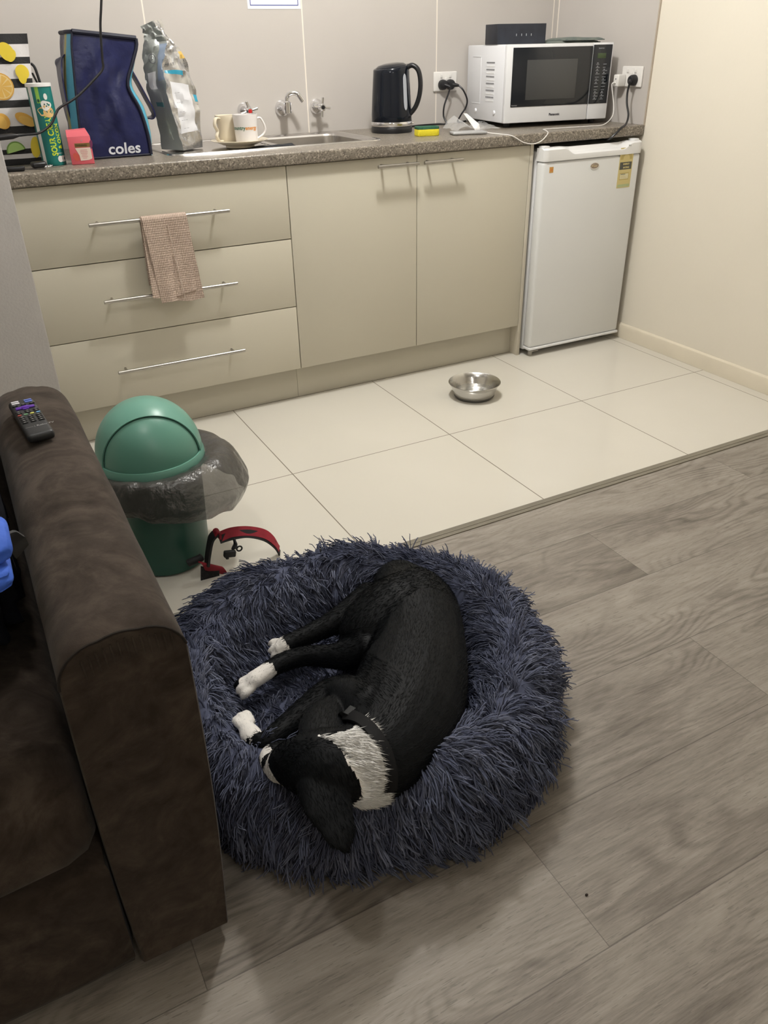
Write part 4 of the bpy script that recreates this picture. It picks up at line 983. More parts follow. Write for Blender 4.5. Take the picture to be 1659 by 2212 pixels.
# ---------------------------------------------------------------- sofa
w = NB('dark_brown_suede')
n1 = w.noise(w.pos, 9, 6, .66, 1.8); n2 = w.noise(w.pos, 38, 4, .6); n3 = w.noise(w.pos, 900, 2)
f = w.mth('ADD', w.mth('MULTIPLY', n1, .75), w.mth('MULTIPLY', n2, .25))
c = w.ramp(f, [(.38, (.027, .0195, .0145, 1)), (.50, (.043, .0320, .0245, 1)), (.62, (.066, .0510, .0400, 1))])
w.bump(w.mth('ADD', n3, w.mth('MULTIPLY', n2, 2.0)), .25, .002); w.out(c, .85, .12); w.b.inputs['Sheen Weight'].default_value = .06; w.b.inputs['Sheen Roughness'].default_value = .5
SUEDE = MATS['dark_brown_suede']; SEAM = mat('sofa_seam', (.012, .008, .006, 1), .9)
AX0, AX1, AZ = -1.075, -.925, .618; AF, AB = -1.925, -1.02
sofa = thing('sofa', 'dark brown suede sofa, its arm beside the grey fluffy bed', 'sofa', (-1.6, -1.45, 0))
def armsec(y, s=1.0, dz=0.0, taper=0.0):
    P = []; r = .052
    xl, xr_ = AX0+(1-s)*.03, AX1-(1-s)*.03; zt_ = AZ+dz-(1-s)*.03; zb_ = .022+(1-s)*.02
    pts = [(xl, zb_)]
    for k in range(9): pts.append((xl-.004*math.sin(PI*k/8), zb_+(zt_-r-zb_)*k/8))
    for k in range(1, 8): a = PI-PI/2*k/8; pts.append((xl+r+r*math.cos(a), zt_-r+r*math.sin(a)))
    for k in range(6): u = k/5; pts.append((xl+r+(xr_-xl-2*r)*u, zt_+.004*math.sin(PI*u)))
    for k in range(1, 8): a = PI/2-PI/2*k/8; pts.append((xr_-r+r*math.cos(a), zt_-r+r*math.sin(a)))
    for k in range(9): u = k/8; z = zt_-r-(zt_-r-zb_)*u; pts.append((xr_+.006*math.sin(PI*u)-.018*u*1.0, z))
    return [(x, y, z) for x, z in pts]
bm = new(); rings = [armsec(AF+.001, .80), armsec(AF, .93), armsec(AF+.004, 1.0)]
ys_ = np.linspace(AF+.02, AB-.05, 22)
for i, y in enumerate(ys_):
    k = (y-AF)/(AB-AF); rings.append(armsec(y, 1.0, .006*math.sin(k*PI)+.0025*math.sin(17*k)+.002*math.sin(31*k+1)))
rings += [armsec(AB-.02, .97, -.004), armsec(AB, .86, -.02), armsec(AB+.004, .5, -.05)]
loft(bm, rings); obj('arm', bm, SUEDE, sofa, ang=70)
bm = new(); sec_ = [Vector(p)+Vector((0, -.001, 0)) for p in armsec(AF+.002, .99)][9:-9]
tube(bm, sec_, .0017, 6); obj('arm_seam', bm, SEAM, sofa)
# gathered pleats under the seam
bm = new()
for k in range(13):
    x = AX0+.03+k*.0085; z = AZ-.006-.0012*abs(k-6)**1.3; tube(bm, [(x, AF-.0005, z), (x+.001, AF-.001, z-.012), (x+.0015, AF+.001, z-.03)], [.0010, .0013, .0005], 6)
obj('arm_pleats', bm, SUEDE, sofa)
def soft_block(bm, x0, x1, y0, y1, z0, z1, r, puff=.012, n=22, amp=.002, seed=1):
    """rounded upholstered block, grid per face through a rounded-box map"""
    cx, cy, cz = (x0+x1)/2, (y0+y1)/2, (z0+z1)/2; hx, hy, hz_ = (x1-x0)/2, (y1-y0)/2, (z1-z0)/2
    b = bmesh.new(); bmesh.ops.create_cube(b, size=2); bmesh.ops.subdivide_edges(b, edges=b.edges[:], cuts=n, use_grid_fill=True)
    m = {}
    for v in b.verts:
        p = v.co; q = Vector((p.x*hx, p.y*hy, p.z*hz_)); inn = Vector([max(-h+r, min(h-r, c)) for c, h in zip(q, (hx, hy, hz_))]); d = q-inn
        if d.length > 1e-9: q = inn+d.normalized()*r
        else: q = q
        bulge = puff*(1-p.x**2)*(1-p.y**2)*(1 if abs(p.z) > .99 else 0)*(1 if p.z > 0 else 0)+0
        q.z += bulge; 
        if abs(p.y+1) < .01: q.y -= puff*.8*(1-p.z**2)*(1-p.x**4)
        q += Vector((0, math.sin(9*p.x+seed)*math.cos(5*p.z), math.sin(8*p.x+3*p.y+seed)))*amp
        m[v] = bm.verts.new(Vector((cx, cy, cz))+q)
    for f in b.faces: bm.faces.new([m[v] for v in f.verts])
    b.free()
bm = new(); soft_block(bm, -2.15, AX0-.004, -1.935, -1.22, .272, .425, .045, .022, seed=2); obj('seat_cushion', bm, SUEDE, sofa, ang=70)
bm = new(); soft_block(bm, -2.15, AX0-.002, AF, -1.0, .022, .262, .018, .0, 12, .0015); obj('front_rail', bm, SUEDE, sofa, ang=70)
bm = new(); soft_block(bm, -2.15, AX0+.01, -1.22, -.90, .20, .70, .07, .02, 14, .003); obj('backrest', bm, SUEDE, sofa, ang=70)
for x, y in ((AX1-.06, AF+.06), (AX0+.04, AF+.06), (AX1-.06, AB-.1), (-2.1, AF+.06)):
    bm = new(); tube(bm, [(x, y, .0005), (x, y, .03)], .022, 16); obj('foot', bm, BLK, sofa)

# remote control on the arm
c0 = at(66, 903, 'z', AZ+.024); e1 = at(36, 858, 'z', AZ+.022); e2 = at(90, 945, 'z', AZ+.022)
ang_ = math.atan2(e1.y-e2.y, e1.x-e2.x); L_ = (e1-e2).length
rem = thing('remote_control', 'black television remote with purple navigation pad on the sofa arm', 'remote', (c0.x, c0.y, AZ+.0125), ang_)
RM = mat('remote_black', (.018, .019, .021, 1), .42); LR = dict(parent=rem, local=True); RL, RW = .088, .022
bm = new(); box(bm, -RL, RL, -RW, RW, 0, .017, .007, 4); rb = obj('shell', bm, RM, **LR)
LB = dict(parent=rb, local=True)
def key(nm, x, y, lx, ly, m, h=.0022, bv=.0007):
    b = new(); box(b, x-lx/2, x+lx/2, y-ly/2, y+ly/2, .0165, .0165+h, bv, 2); return obj(nm, b, m, **LB)
PUR = mat('remote_purple', (.085, .015, .30, 1), .4); KEYB = mat('remote_key_black', (.006, .006, .007, 1), .5); KW = mat('remote_white', (.70, .68, .74, 1), .5); KBl = mat('remote_blue', (.14, .20, .60, 1), .5)
bm = new(); box(bm, .030, .048, -.0055, .0055, .0165, .0192, .002, 2); box(bm, .034, .044, -.016, .016, .0165, .0195, .003, 2); box(bm, .0345, .0435, -.006, .006, .019, .0203, .001); obj('navigation_pad', bm, PUR, **LB)
for x in (.066, .075): key('streaming_key', x, .011, .0042, .013, KW); key('streaming_key', x, -.011, .0042, .013, KBl)
for x in (.055, .022, .015): 
    for y in (-.0145, 0, .0145): key('key', x, y, .0042, .0095, KEYB)
for y, m in ((.0155, mat('remote_red', (.40, .07, .06, 1), .5)), (.0052, mat('remote_green', (.20, .40, .22, 1), .5)), (-.0052, mat('remote_yellow', (.62, .62, .14, 1), .5)), (-.0155, mat('remote_cyan', (.16, .36, .62, 1), .5))): key('colour_key', .006, y, .0036, .0065, m)
for i in range(4):
    for y in (-.0135, 0, .0135): key('number_key', -.006-i*.0085, y, .0050, .0095, KEYB)
bm = new()
for i in range(4):
    for y in (-.0135, 0, .0135): box(bm, -.0068-i*.0085, -.0052-i*.0085, y-.0016, y+.0016, .0186, .0190)
for x in (.055, .022, .015):
    for y in (-.0145, 0, .0145): box(bm, x-.0007, x+.0007, y-.0016, y+.0016, .0186, .0190)
text_into(bm, 'Roku TV', .0078, basis((-.0560, -.0005, .01705), (0, -1, 0), (1, 0, 0)), 0, ext=.0001); text_into(bm, '------- |', .007, basis((-.0560, .0175, .01705), (0, -1, 0), (1, 0, 0)), 0, ext=.0001, sx=.8)
obj('key_print', bm, mat('remote_print', (.34, .34, .34, 1), .5), **LB)

# black backpack on the seat, blue cloth on top
w = NB('black_nylon'); w.bump(w.noise(w.pos, 26, 5), .5, .01); w.out(w.ramp(w.noise(w.pos, 14, 3), [(.3, (.0035, .0038, .006, 1)), (.7, (.008, .009, .015, 1))]), .75, .2)
BN = MATS['black_nylon']
bpz = .452
t = thing('backpack', 'black fabric bag lying on the sofa seat against the arm', 'bag', (-1.25, -1.55, bpz))
bm = new(); b = bmesh.new(); bmesh.ops.create_icosphere(b, subdivisions=5, radius=1)
r3 = random.Random(2); m = {}
for v in b.verts:
    p = v.co; q = Vector([math.copysign(abs(c)**.55, c) for c in p]); q = Vector((q.x*.175, q.y*.235, q.z*.125))
    d = .010*math.sin(17*p.x+4*p.z)*math.cos(13*p.y+2)+.007*math.sin(31*p.y+9*p.z); q += p*d
    q.x = min(q.x, .176)
    m[v] = bm.verts.new(Vector((-1.264, -1.50, bpz+.128))+q)
for f in b.faces: bm.faces.new([m[v] for v in f.verts])
b.free(); bb = obj('bag_body', bm, BN, t, ang=80)
bm = new(); P = [at(6, 1168, 'z', .725), at(20, 1162, 'z', .72), at(36, 1172, 'z', .70), at(47, 1190, 'z', .66)]; ribbon(bm, cr(P, 8), .022, .003, up=(.2, -.6, .7)); obj('grey_strap', bm, mat('charcoal_webbing', (.035, .035, .038, 1), .8), bb)
bm = new(); CL = mat('cobalt_cloth', (.035, .11, .52, 1), .75, noise=(18, .15), bump=(30, .5))
a1 = at(34, 1203, 'z', .735); a2 = at(34, 1260, 'z', .715)
soft_block(bm, a2.x-.22, a2.x, a2.y-.005, a2.y+.085, .708, .731, .011, .0, 14, .0022, 2.0); soft_block(bm, a1.x-.22, a1.x, a1.y-.005, a1.y+.075, .7315, .757, .013, .004, 14, .0025, .5)
tag(obj('folded_shirt', bm, CL, ang=70), 'bright blue folded cloth lying on the black bag at the sofa', 'cloth')

# ---------------------------------------------------------------- swing-lid bin
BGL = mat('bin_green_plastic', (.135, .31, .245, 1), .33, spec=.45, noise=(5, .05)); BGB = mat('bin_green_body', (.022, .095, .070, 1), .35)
nx, ny = -.748, -.822; rimz = .300; DR = .131
t = thing('swing_bin', 'green swing top rubbish bin with black liner, behind the sofa arm', 'bin', (nx, ny, 0)); Tn = Matrix.Translation((nx, ny, 0))
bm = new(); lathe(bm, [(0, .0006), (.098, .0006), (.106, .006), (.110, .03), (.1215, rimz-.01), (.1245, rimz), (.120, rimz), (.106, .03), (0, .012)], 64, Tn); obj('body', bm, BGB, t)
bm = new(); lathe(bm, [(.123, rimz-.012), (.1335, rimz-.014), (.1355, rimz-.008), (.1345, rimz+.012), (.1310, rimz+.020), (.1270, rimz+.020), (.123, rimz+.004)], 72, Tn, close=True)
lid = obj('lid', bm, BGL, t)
zc = rimz+.018; az = math.radians(-96); dvec = Vector((math.cos(az)*.93, math.sin(az)*.93, -.10)).normalized(); cut = .40
squash = 1.08
def dome(bm, R, keep, nu=96, nv=44):
    V = {}
    for i in range(nu):
        for j in range(nv+1):
            th = PI/2*j/nv; a = 2*PI*i/nu; n_ = Vector((math.cos(a)*math.cos(th), math.sin(a)*math.cos(th), math.sin(th)))
            V[i, j] = n_
    VV = {}
    def g(i, j):
        k = (i % nu, j) if j < nv else (0, nv)
        if k not in VV: n_ = V[k[0], k[1]]; VV[k] = bm.verts.new((nx+R*n_.x, ny+R*n_.y, zc+R*squash*n_.z))
        return VV[k]
    for i in range(nu):
        for j in range(nv):
            c_ = (V[i, j]+V[(i+1) % nu, j]+V[i, j+1]+V[(i+1) % nu, j+1]).normalized()
            if not keep(c_): continue
            vs = [g(i, j), g(i+1, j), g(i+1, j+1), g(i, j+1)]; vs = list(dict.fromkeys(vs))
            if len(vs) >= 3: bm.faces.new(vs)
# the cut is a smooth plane section of the shell
def cut_dome(R, side):
    bm = new(); dome(bm, R, lambda n: True)
    co = Vector((nx, ny, zc))+Vector((dvec.x*R, dvec.y*R, dvec.z*R*squash))*cut
    bmesh.ops.bisect_plane(bm, geom=bm.verts[:]+bm.edges[:]+bm.faces[:], plane_co=co, plane_no=dvec, clear_outer=(side < 0), clear_inner=(side > 0))
    return bm
bm = cut_dome(DR, -1); bmesh.ops.recalc_face_normals(bm, faces=bm.faces); bmesh.ops.solidify(bm, geom=bm.faces[:], thickness=.004); obj('dome', bm, BGL, lid, ang=50)
bm = cut_dome(DR-.0055, 1); bmesh.ops.recalc_face_normals(bm, faces=bm.faces); bmesh.ops.solidify(bm, geom=bm.faces[:], thickness=.003); obj('flap', bm, mat('bin_green_flap', (.115, .275, .215, 1), .33, spec=.45), lid, ang=50)
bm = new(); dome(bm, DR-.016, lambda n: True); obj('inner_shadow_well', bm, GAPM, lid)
# liner draped out of the rim
w = NB('black_bin_liner'); MATS.pop('black_bin_liner')
LIN = mat('black_bin_liner_film', (.060, .057, .053, 1), .22, spec=.6, alpha=.84, bump=(30, 1.0))
bm = new(); rl = random.Random(5); nU, nV = 120, 16
ph = [(rl.uniform(0, 6), rl.uniform(.6, 1.2), k) for k in (3, 5, 7, 11, 17, 23)]
def wav(a, v): return sum(am*math.sin(k*a+p+2.2*v*(k % 3)) for p, am, k in ph)/6
def ext_(a):  # how far it flares: mostly to the room side and right
    k = .5+.5*math.cos(a-math.radians(-5)); return .028+.068*k**1.5
def lin_(u, v):
    a = 2*PI*u; e = ext_(a); W__ = wav(a, v)
    out = e*math.sin(v*PI*.62)/math.sin(PI*.62)*1.0; drop = (.018+.72*e)*v**1.4
    r = .1375+out*(1-.12*max(0, v-.75)/.25)+.010*W__*v; z = rimz+.004+.022*math.sin(PI*min(1, v*1.7))*(.4+e*8)-drop*1.15-.034*v*(1+.35*wav(a+1, v))+.004*W__
    return (nx+r*math.cos(a), ny+r*math.sin(a), z)
grid(bm, lin_, nU, nV, wrap=True); obj('liner', bm, LIN, t, ang=25)

# ---------------------------------------------------------------- dog harness behind the bed
t = thing('dog_harness', 'red and black dog harness with buckle between the bin and the fluffy bed', 'harness', (-.60, -.975, 0))
HR = mat('harness_red', (.24, .010, .022, 1), .75, noise=(40, .2)); HB = mat('harness_black', (.010, .010, .011, 1), .7); yh_ = -.985
h = lambda px, py, dy=0: at(px, py, 'y', yh_+dy)
bm = new(); ribbon(bm, cr([h(447, 1222), h(450, 1195, .005), h(456, 1165, .01), h(466, 1152, .015)], 8), .024, .006, up=(0, 1, .3)); obj('side_strap', bm, HB, t)
bm = new(); ribbon(bm, cr([h(474, 1166, .01), h(500, 1158, .012), h(535, 1153, .014), h(570, 1160, .014), h(592, 1175, .012), h(604, 1195, .01)], 8), .022, .004, up=(0, .7, 1)); obj('chest_strap', bm, HB, t)
bm = new(); ribbon(bm, cr([h(462, 1160, .012), h(466, 1148, .015), h(473, 1150, .014), h(474, 1163, .012)], 6), .020, .005, up=(0, 1, .2)); ribbon(bm, cr([h(474, 1160, .014), h(500, 1150, .016), h(535, 1147, .018), h(570, 1153, .018), h(590, 1167, .016), h(603, 1186, .014)], 8), .026, .002, up=(0, .8, 1)); obj('red_lining', bm, HR, t)
bm = new(); grid(bm, lambda u, v: h(429+14*u+52*v, 1212+14*v-8*(1-abs(2*u-1))*0+20*u, -.006*math.sin(PI*u))+Vector((0, .006*v, .006*math.sin(PI*u))), 10, 12, thick=.004); obj('red_panel', bm, HR, t)
bm = new(); grid(bm, lambda u, v: h(434+40*v, 1224+16*v*.5+40*u, .006*u), 10, 8, thick=.003); obj('mesh_panel', bm, mat('harness_mesh', (.010, .010, .012, 1), .7, bump=(400, .8)), t)
bm = new(); P = [h(505, 1163, .010), h(508, 1175, 0), h(505, 1186, -.01)]; ribbon(bm, cr(P, 5), .016, .004, up=(0, 1, 0)); 
a = h(497, 1196, -.012); M = Matrix.Translation(a) @ Matrix.Rotation(.2, 4, 'Y'); box(bm, -.017, .015, -.007, .007, -.009, .009, .004, 2, M=M); box(bm, -.012, -.004, -.0075, .0075, -.013, -.006, .002, M=M)
tube(bm, [h(517, 1185)+Vector((.007*math.cos(q), 0, .007*math.sin(q))) for q in np.linspace(0, 2*PI, 16, endpoint=False)], .0022, 8, closed=True); obj('buckle', bm, HB, t)
bm = new(); a = h(414, 1213, .012); tube(bm, cr([a+Vector((-.012, 0, -.003)), a, a+Vector((.018, 0, .002)), a+Vector((.030, 0, .006))], 4), [.006]+[.010]*11+[.006], 12); obj('padded_end', bm, HB, t)
# ---------------------------------------------------------------- sleeping dog
BCX, BCY = -.552, -1.597
HF = mat('dog_black_hair', (.0032, .0040, .0052, 1), .55, spec=.16); HWS = mat('dog_white_skin', (.80, .77, .73, 1), .7); HW = mat('dog_white_hair', (.93, .92, .90, 1), .7, spec=.2); _nt = HW.node_tree; _tr = _nt.nodes.new('ShaderNodeBsdfTranslucent'); _tr.inputs[0].default_value = (.93, .92, .90, 1); _mx = _nt.nodes.new('ShaderNodeMixShader'); _mx.inputs[0].default_value = .12
_nt.links.new(_nt.nodes['Principled BSDF'].outputs[0], _mx.inputs[1]); _nt.links.new(_tr.outputs[0], _mx.inputs[2]); _nt.links.new(_mx.outputs[0], _nt.nodes['Material Output'].inputs['Surface'])
SKP = mat('dog_toe_pink', (.42, .28, .23, 1), .6)
def pz(px, py, z): return at(px, py, 'z', z)
# chains: (photo column, row, height, half width, half thickness, white?) measured along the middle of each limb
CH = {
 'torso': [(862, 1262, .150, .058, .055, 0), (893, 1315, .160, .094, .082, 0), (903, 1390, .160, .094, .082, 0), (890, 1470, .165, .104, .088, 0), (866, 1548, .172, .106, .088, 0), (838, 1602, .182, .094, .080, 0), (800, 1640, .198, .074, .066, 0), (748, 1655, .215, .060, .056, 0)],
 'head': [(770, 1658, .222, .054, .052, 0), (722, 1652, .232, .060, .054, 0), (680, 1650, .228, .056, .050, 0), (645, 1648, .215, .044, .041, 0), (622, 1650, .200, .035, .034, 0), (606, 1652, .188, .027, .026, 0)],
 'thigh': [(900, 1296, .172, .074, .070, 0), (848, 1325, .172, .080, .070, 0), (800, 1362, .160, .068, .058, 0), (776, 1398, .142, .046, .040, 0)],
 'hind_low': [(790, 1400, 0.154, 0.04, 0.036, 0), (745, 1416, 0.141, 0.029, 0.028, 0), (700, 1417, 0.135, 0.0225, 0.022, 0), (655, 1418, 0.131, 0.02, 0.02, 0), (618, 1428, 0.128, 0.02, 0.019, 0), (590, 1442, 0.126, 0.0185, 0.017, 0), (566, 1457, 0.124, 0.0185, 0.016, 1), (548, 1469, 0.123, 0.019, 0.016, 1), (536, 1478, 0.12, 0.013, 0.011, 1)],
 'hind_up': [(800, 1300, 0.154, 0.045, 0.042, 0), (748, 1332, 0.146, 0.033, 0.03, 0), (705, 1353, 0.14, 0.024, 0.023, 0), (665, 1372, 0.135, 0.0205, 0.02, 0), (632, 1386, 0.132, 0.02, 0.019, 0), (612, 1396, 0.131, 0.021, 0.018, 1), (605, 1400, 0.13, 0.015, 0.013, 1)],
 'front': [(800, 1540, 0.197, 0.06, 0.055, 0), (752, 1510, 0.187, 0.044, 0.042, 0), (712, 1508, 0.18, 0.035, 0.034, 0), (672, 1532, 0.177, 0.029, 0.027, 0), (630, 1565, 0.174, 0.025, 0.023, 0), (592, 1594, 0.172, 0.021, 0.02, 0), (566, 1604, 0.17, 0.018, 0.017, 0), (549, 1596, 0.169, 0.0175, 0.016, 1), (540, 1584, 0.169, 0.0185, 0.015, 1), (531, 1570, 0.166, 0.013, 0.012, 1)],
 'front_low': [(700, 1610, 0.187, .035, .03, 0), (640, 1622, 0.182, .022, .020, 0), (600, 1625, 0.182, .018, .017, 0), (583, 1634, 0.182, .0175, .016, 1), (590, 1655, 0.184, .0175, .016, 1), (601, 1672, 0.182, .016, .014, 1)],
 'toe1': [(532, 1467, 0.123, 0.0082, 0.0085, 1), (518, 1476, 0.12, 0.0086, 0.0088, 1), (510, 1482, 0.11499999999999999, 0.0066, 0.006, 1)],
 'toe2': [(538, 1477, 0.121, 0.0082, 0.0085, 1), (523, 1487, 0.118, 0.0086, 0.0088, 1), (515, 1494, 0.11299999999999999, 0.0066, 0.006, 1)],
 'toe3': [(544, 1487, 0.117, 0.0082, 0.0085, 1), (531, 1498, 0.114, 0.0086, 0.0088, 1), (524, 1505, 0.10900000000000001, 0.0066, 0.006, 1)],
 'toe4': [(604, 1387, 0.131, 0.0082, 0.0085, 1), (591, 1388, 0.128, 0.0086, 0.0088, 1), (584, 1391, 0.123, 0.0066, 0.006, 1)],
 'toe5': [(606, 1398, 0.128, 0.0082, 0.0085, 1), (592, 1402, 0.125, 0.0086, 0.0088, 1), (584, 1406, 0.12, 0.0066, 0.006, 1)],
 'toe6': [(610, 1409, 0.124, 0.0082, 0.0085, 1), (598, 1414, 0.121, 0.0086, 0.0088, 1), (590, 1418, 0.11599999999999999, 0.0066, 0.006, 1)],
 'toe7': [(524, 1571, 0.168, 0.0082, 0.0085, 1), (513, 1560, 0.165, 0.0086, 0.0088, 1), (508, 1554, 0.16, 0.0066, 0.006, 1)],
 'toe8': [(533, 1564, 0.168, 0.0082, 0.0085, 1), (523, 1551, 0.165, 0.0086, 0.0088, 1), (518, 1545, 0.16, 0.0066, 0.006, 1)],
 'toe9': [(542, 1558, 0.166, 0.0082, 0.0085, 1), (535, 1546, 0.163, 0.0086, 0.0088, 1), (531, 1540, 0.158, 0.0066, 0.006, 1)],
 'ear_low': [(690, 1690, .238, .036, .022, 0), (708, 1735, .232, .038, .012, 0), (725, 1775, .222, .029, .0085, 0), (738, 1810, .212, .022, .007, 0), (748, 1832, .204, .008, .005, 0)],
 'ear_up': [(690, 1600, .238, .034, .022, 0), (694, 1560, .236, .036, .013, 0), (706, 1530, .226, .027, .009, 0), (722, 1508, .214, .010, .006, 0)],
}
tmp = new(); SK_P, SK_D, SK_W, SK_N = [], [], [], []
for nm, ch in CH.items():
    P = [pz(a, b, c) for a, b, c, *_ in ch]; n_ = 7; C_ = cr(P, n_)
    par = np.linspace(0, len(ch)-1, len(C_)); ra = np.interp(par, range(len(ch)), [q[3] for q in ch]); rb_ = np.interp(par, range(len(ch)), [q[4] for q in ch]); wh = np.interp(par, range(len(ch)), [q[5] for q in ch])
    T_, F_ = frames(C_, up=(0, 0, 1)); rings = []
    def ring(i, s, off):
        return [C_[i]+T_[i]*off+F_[i][0]*ra[i]*s*math.cos(q)+F_[i][1]*rb_[i]*s*math.sin(q) for q in np.linspace(0, 2*PI, 20, endpoint=False)]
    for a in (.25, .6, 1.0, 1.3): rings.append(ring(0, math.sin(a), -rb_[0]*math.cos(a)))
    for i in range(len(C_)): rings.append(ring(i, 1, 0))
    for a in (1.3, 1.0, .6, .25): rings.append(ring(-1, math.sin(a), rb_[-1]*math.cos(a)))
    loft(tmp, rings)
    sg = -1 if nm in ('head', 'torso') else 1
    for i in range(len(C_)):
        d = T_[i] if nm not in ('head', 'torso') else -T_[i]
        SK_P.append(C_[i]); SK_D.append(d); SK_W.append(wh[i]); SK_N.append(nm)
bmesh.ops.recalc_face_normals(tmp, faces=tmp.faces)
me = bpy.data.meshes.new('dog_form'); tmp.to_mesh(me); tmp.free(); to = bpy.data.objects.new('dog_form', me); COL.objects.link(to)
md = to.modifiers.new('r', 'REMESH'); md.mode = 'VOXEL'; md.voxel_size = .0032
md = to.modifiers.new('s', 'SMOOTH'); md.factor = .55; md.iterations = 4
dg = bpy.context.evaluated_depsgraph_get(); dog_me = bpy.data.meshes.new_from_object(to.evaluated_get(dg)); bpy.data.objects.remove(to)
dbase = Vector((-.55, -1.65, .08))
dog = thing('dog', 'black dog with a white ruff and white paws asleep in the fluffy bed', 'dog', dbase)
vn = len(dog_me.vertices); co = np.empty(vn*3, np.float32); dog_me.vertices.foreach_get('co', co); co = co.reshape(-1, 3)
SKP_ = np.array(SK_P); SKD = np.array(SK_D); SKF = np.array(SK_W); SKW = SKF > .5; SKN = np.array(SK_N)
def nearest(Q):
    out = np.empty(len(Q), np.int32)
    for s in range(0, len(Q), 4000): out[s:s+4000] = np.argmin(((Q[s:s+4000, None]-SKP_[None])**2).sum(2), 1)
    return out
ruff = [tuple(pz(a, b, .225)[:2]) for a, b in ((682, 1640), (715, 1648), (745, 1632), (765, 1605), (772, 1580), (795, 1600), (815, 1640), (826, 1675), (826, 1708), (812, 1742), (790, 1752), (768, 1750), (764, 1715), (748, 1682), (720, 1660))]
def inpoly(x, y, P):
    r = np.zeros(len(x), bool); j = len(P)-1
    for i in range(len(P)):
        xi, yi = P[i]; xj, yj = P[j]; c_ = ((yi > y) != (yj > y)) & (x < (xj-xi)*(y-yi)/(yj-yi+1e-12)+xi); r ^= c_; j = i
    return r
def vnoise(p, sc, seed):
    r_ = np.random.default_rng(seed); out = np.zeros(len(p))
    for _ in range(6): k = r_.normal(0, sc, 3); out += np.sin(p @ k+r_.uniform(0, 6.28))
    return out/2.4
def coat(Q, idx, jit=0.0):
    x, y = Q[:, 0], Q[:, 1]
    if jit: x = x+RNG.normal(0, jit, len(Q)); y = y+RNG.normal(0, jit, len(Q))
    rf = inpoly(x, y, ruff) & (Q[:, 2] > .13) & np.isin(SKN[idx], ['torso', 'head'])
    leg = (SKF[idx]+.30*vnoise(Q, 55, 21)*(SKF[idx] > .02)) > .5
    fl = np.isin(SKN[idx], ['front', 'front_low', 'toe7', 'toe8', 'toe9']); leg &= ~(fl & (vnoise(Q, 110, 23) > 1.15)); leg &= ~(np.isin(SKN[idx], ['toe1']) & (vnoise(Q, 70, 24) > .2))
    return leg | rf, rf
tri = []
for p in dog_me.polygons:
    v = p.vertices; tri.append((v[0], v[1], v[2])); 
    if len(v) == 4: tri.append((v[0], v[2], v[3]))
tri = np.array(tri, np.int32)
fc = np.array([p.center for p in dog_me.polygons], np.float32); fi = nearest(fc); fw, _ = coat(fc, fi)
dog_me.materials.clear(); dog_me.materials.append(HF); dog_me.materials.append(HWS)
dog_me.polygons.foreach_set('material_index', fw.astype(np.int32))
dogbvh = BVHTree.FromPolygons([tuple(c) for c in co], [tuple(t_) for t_ in tri])
dog_me.vertices.foreach_set('co', (co-np.array(dbase, np.float32)).ravel()); dog_me.update(); dog_me.shade_smooth()
dbody = bpy.data.objects.new('body', dog_me); COL.objects.link(dbody); dbody.parent = dog; WL[dbody.name] = dbase
def sample(co, tri, N, w=None):
    A, B_, C_ = co[tri[:, 0]], co[tri[:, 1]], co[tri[:, 2]]; nr = np.cross(B_-A, C_-A); ar = np.linalg.norm(nr, axis=1)+1e-12
    pr_ = ar if w is None else ar*w
    k = RNG.choice(len(tri), N, p=pr_/pr_.sum()); u, v = RNG.random(N), RNG.random(N); s = u+v > 1; u[s], v[s] = 1-u[s], 1-v[s]
    return A[k]+(B_-A)[k]*u[:, None]+(C_-A)[k]*v[:, None], nr[k]/ar[k][:, None]
def nrm(a): return a/(np.linalg.norm(a, axis=1, keepdims=True)+1e-9)
# hair of the dog: only where it can show (above the cushion side)
Nh = 85000
_w = np.where(coat(co[tri[:, 0]], nearest(co[tri[:, 0]]))[1], 3.0, 1.0); p, n = sample(co, tri, Nh, _w); keep = (p[:, 2] > .09); p, n = p[keep], n[keep]; idx = nearest(p); wht, rf = coat(p, idx, .0022)
d = SKD[idx].copy(); apex = np.array(pz(655, 1640, .23)); d[rf] = nrm(p[rf]-apex); d = nrm(d-n*(d*n).sum(1, keepdims=True)); d = nrm(d+RNG.normal(0, .16, d.shape)); 
small = np.char.startswith(SKN[idx].astype(str), 'toe') | wht
L = np.where(rf, .021, np.where(small, .0045, .0105))*RNG.uniform(.7, 1.25, len(p)); lift = np.where(rf, .17, .16)
s = np.array([0, .5, 1.0]); path = p[:, None]-n[:, None]*.0006+L[:, None, None]*(d[:, None]*s[None, :, None]+n[:, None]*(lift[:, None]*(s-.55*s*s))[:, :, None])
rad = np.where(rf, .0008, .00042)[:, None]*np.array([1, .8, 0])[None]
strands('coat', path, rad, [HF, HW], wht.astype(np.int32), dbody)
# collar, nose
def on_dog(px, py):
    d_ = (pz(px, py, 0)-_cp).normalized(); h_ = dogbvh.ray_cast(_cp, d_); return (h_[0], h_[1]) if h_[0] is not None else (pz(px, py, .2), Vector((0, 0, 1)))
HITS = [on_dog(*q) for q in ((738, 1553), (752, 1549), (770, 1556), (788, 1568), (805, 1586), (820, 1608), (831, 1632), (838, 1658), (841, 1682), (839, 1704))]
P_ = cr([a+b*.006 for a, b in HITS], 6); N_ = cr([b for a, b in HITS], 6); T_, _f = frames(P_); rings = []
for p_, n_, t_ in zip(P_, N_, T_):
    n_ = n_.normalized(); s_ = t_.cross(n_).normalized(); n_ = s_.cross(t_).normalized(); rings.append([p_+s_*.011+n_*.002, p_+n_*.0045, p_-s_*.011+n_*.002, p_-s_*.011-n_*.003, p_+s_*.011-n_*.003])
bm = new(); loft(bm, rings); col_ = obj('collar', bm, mat('black_webbing', (.005, .005, .006, 1), .7, spec=.2), dog)
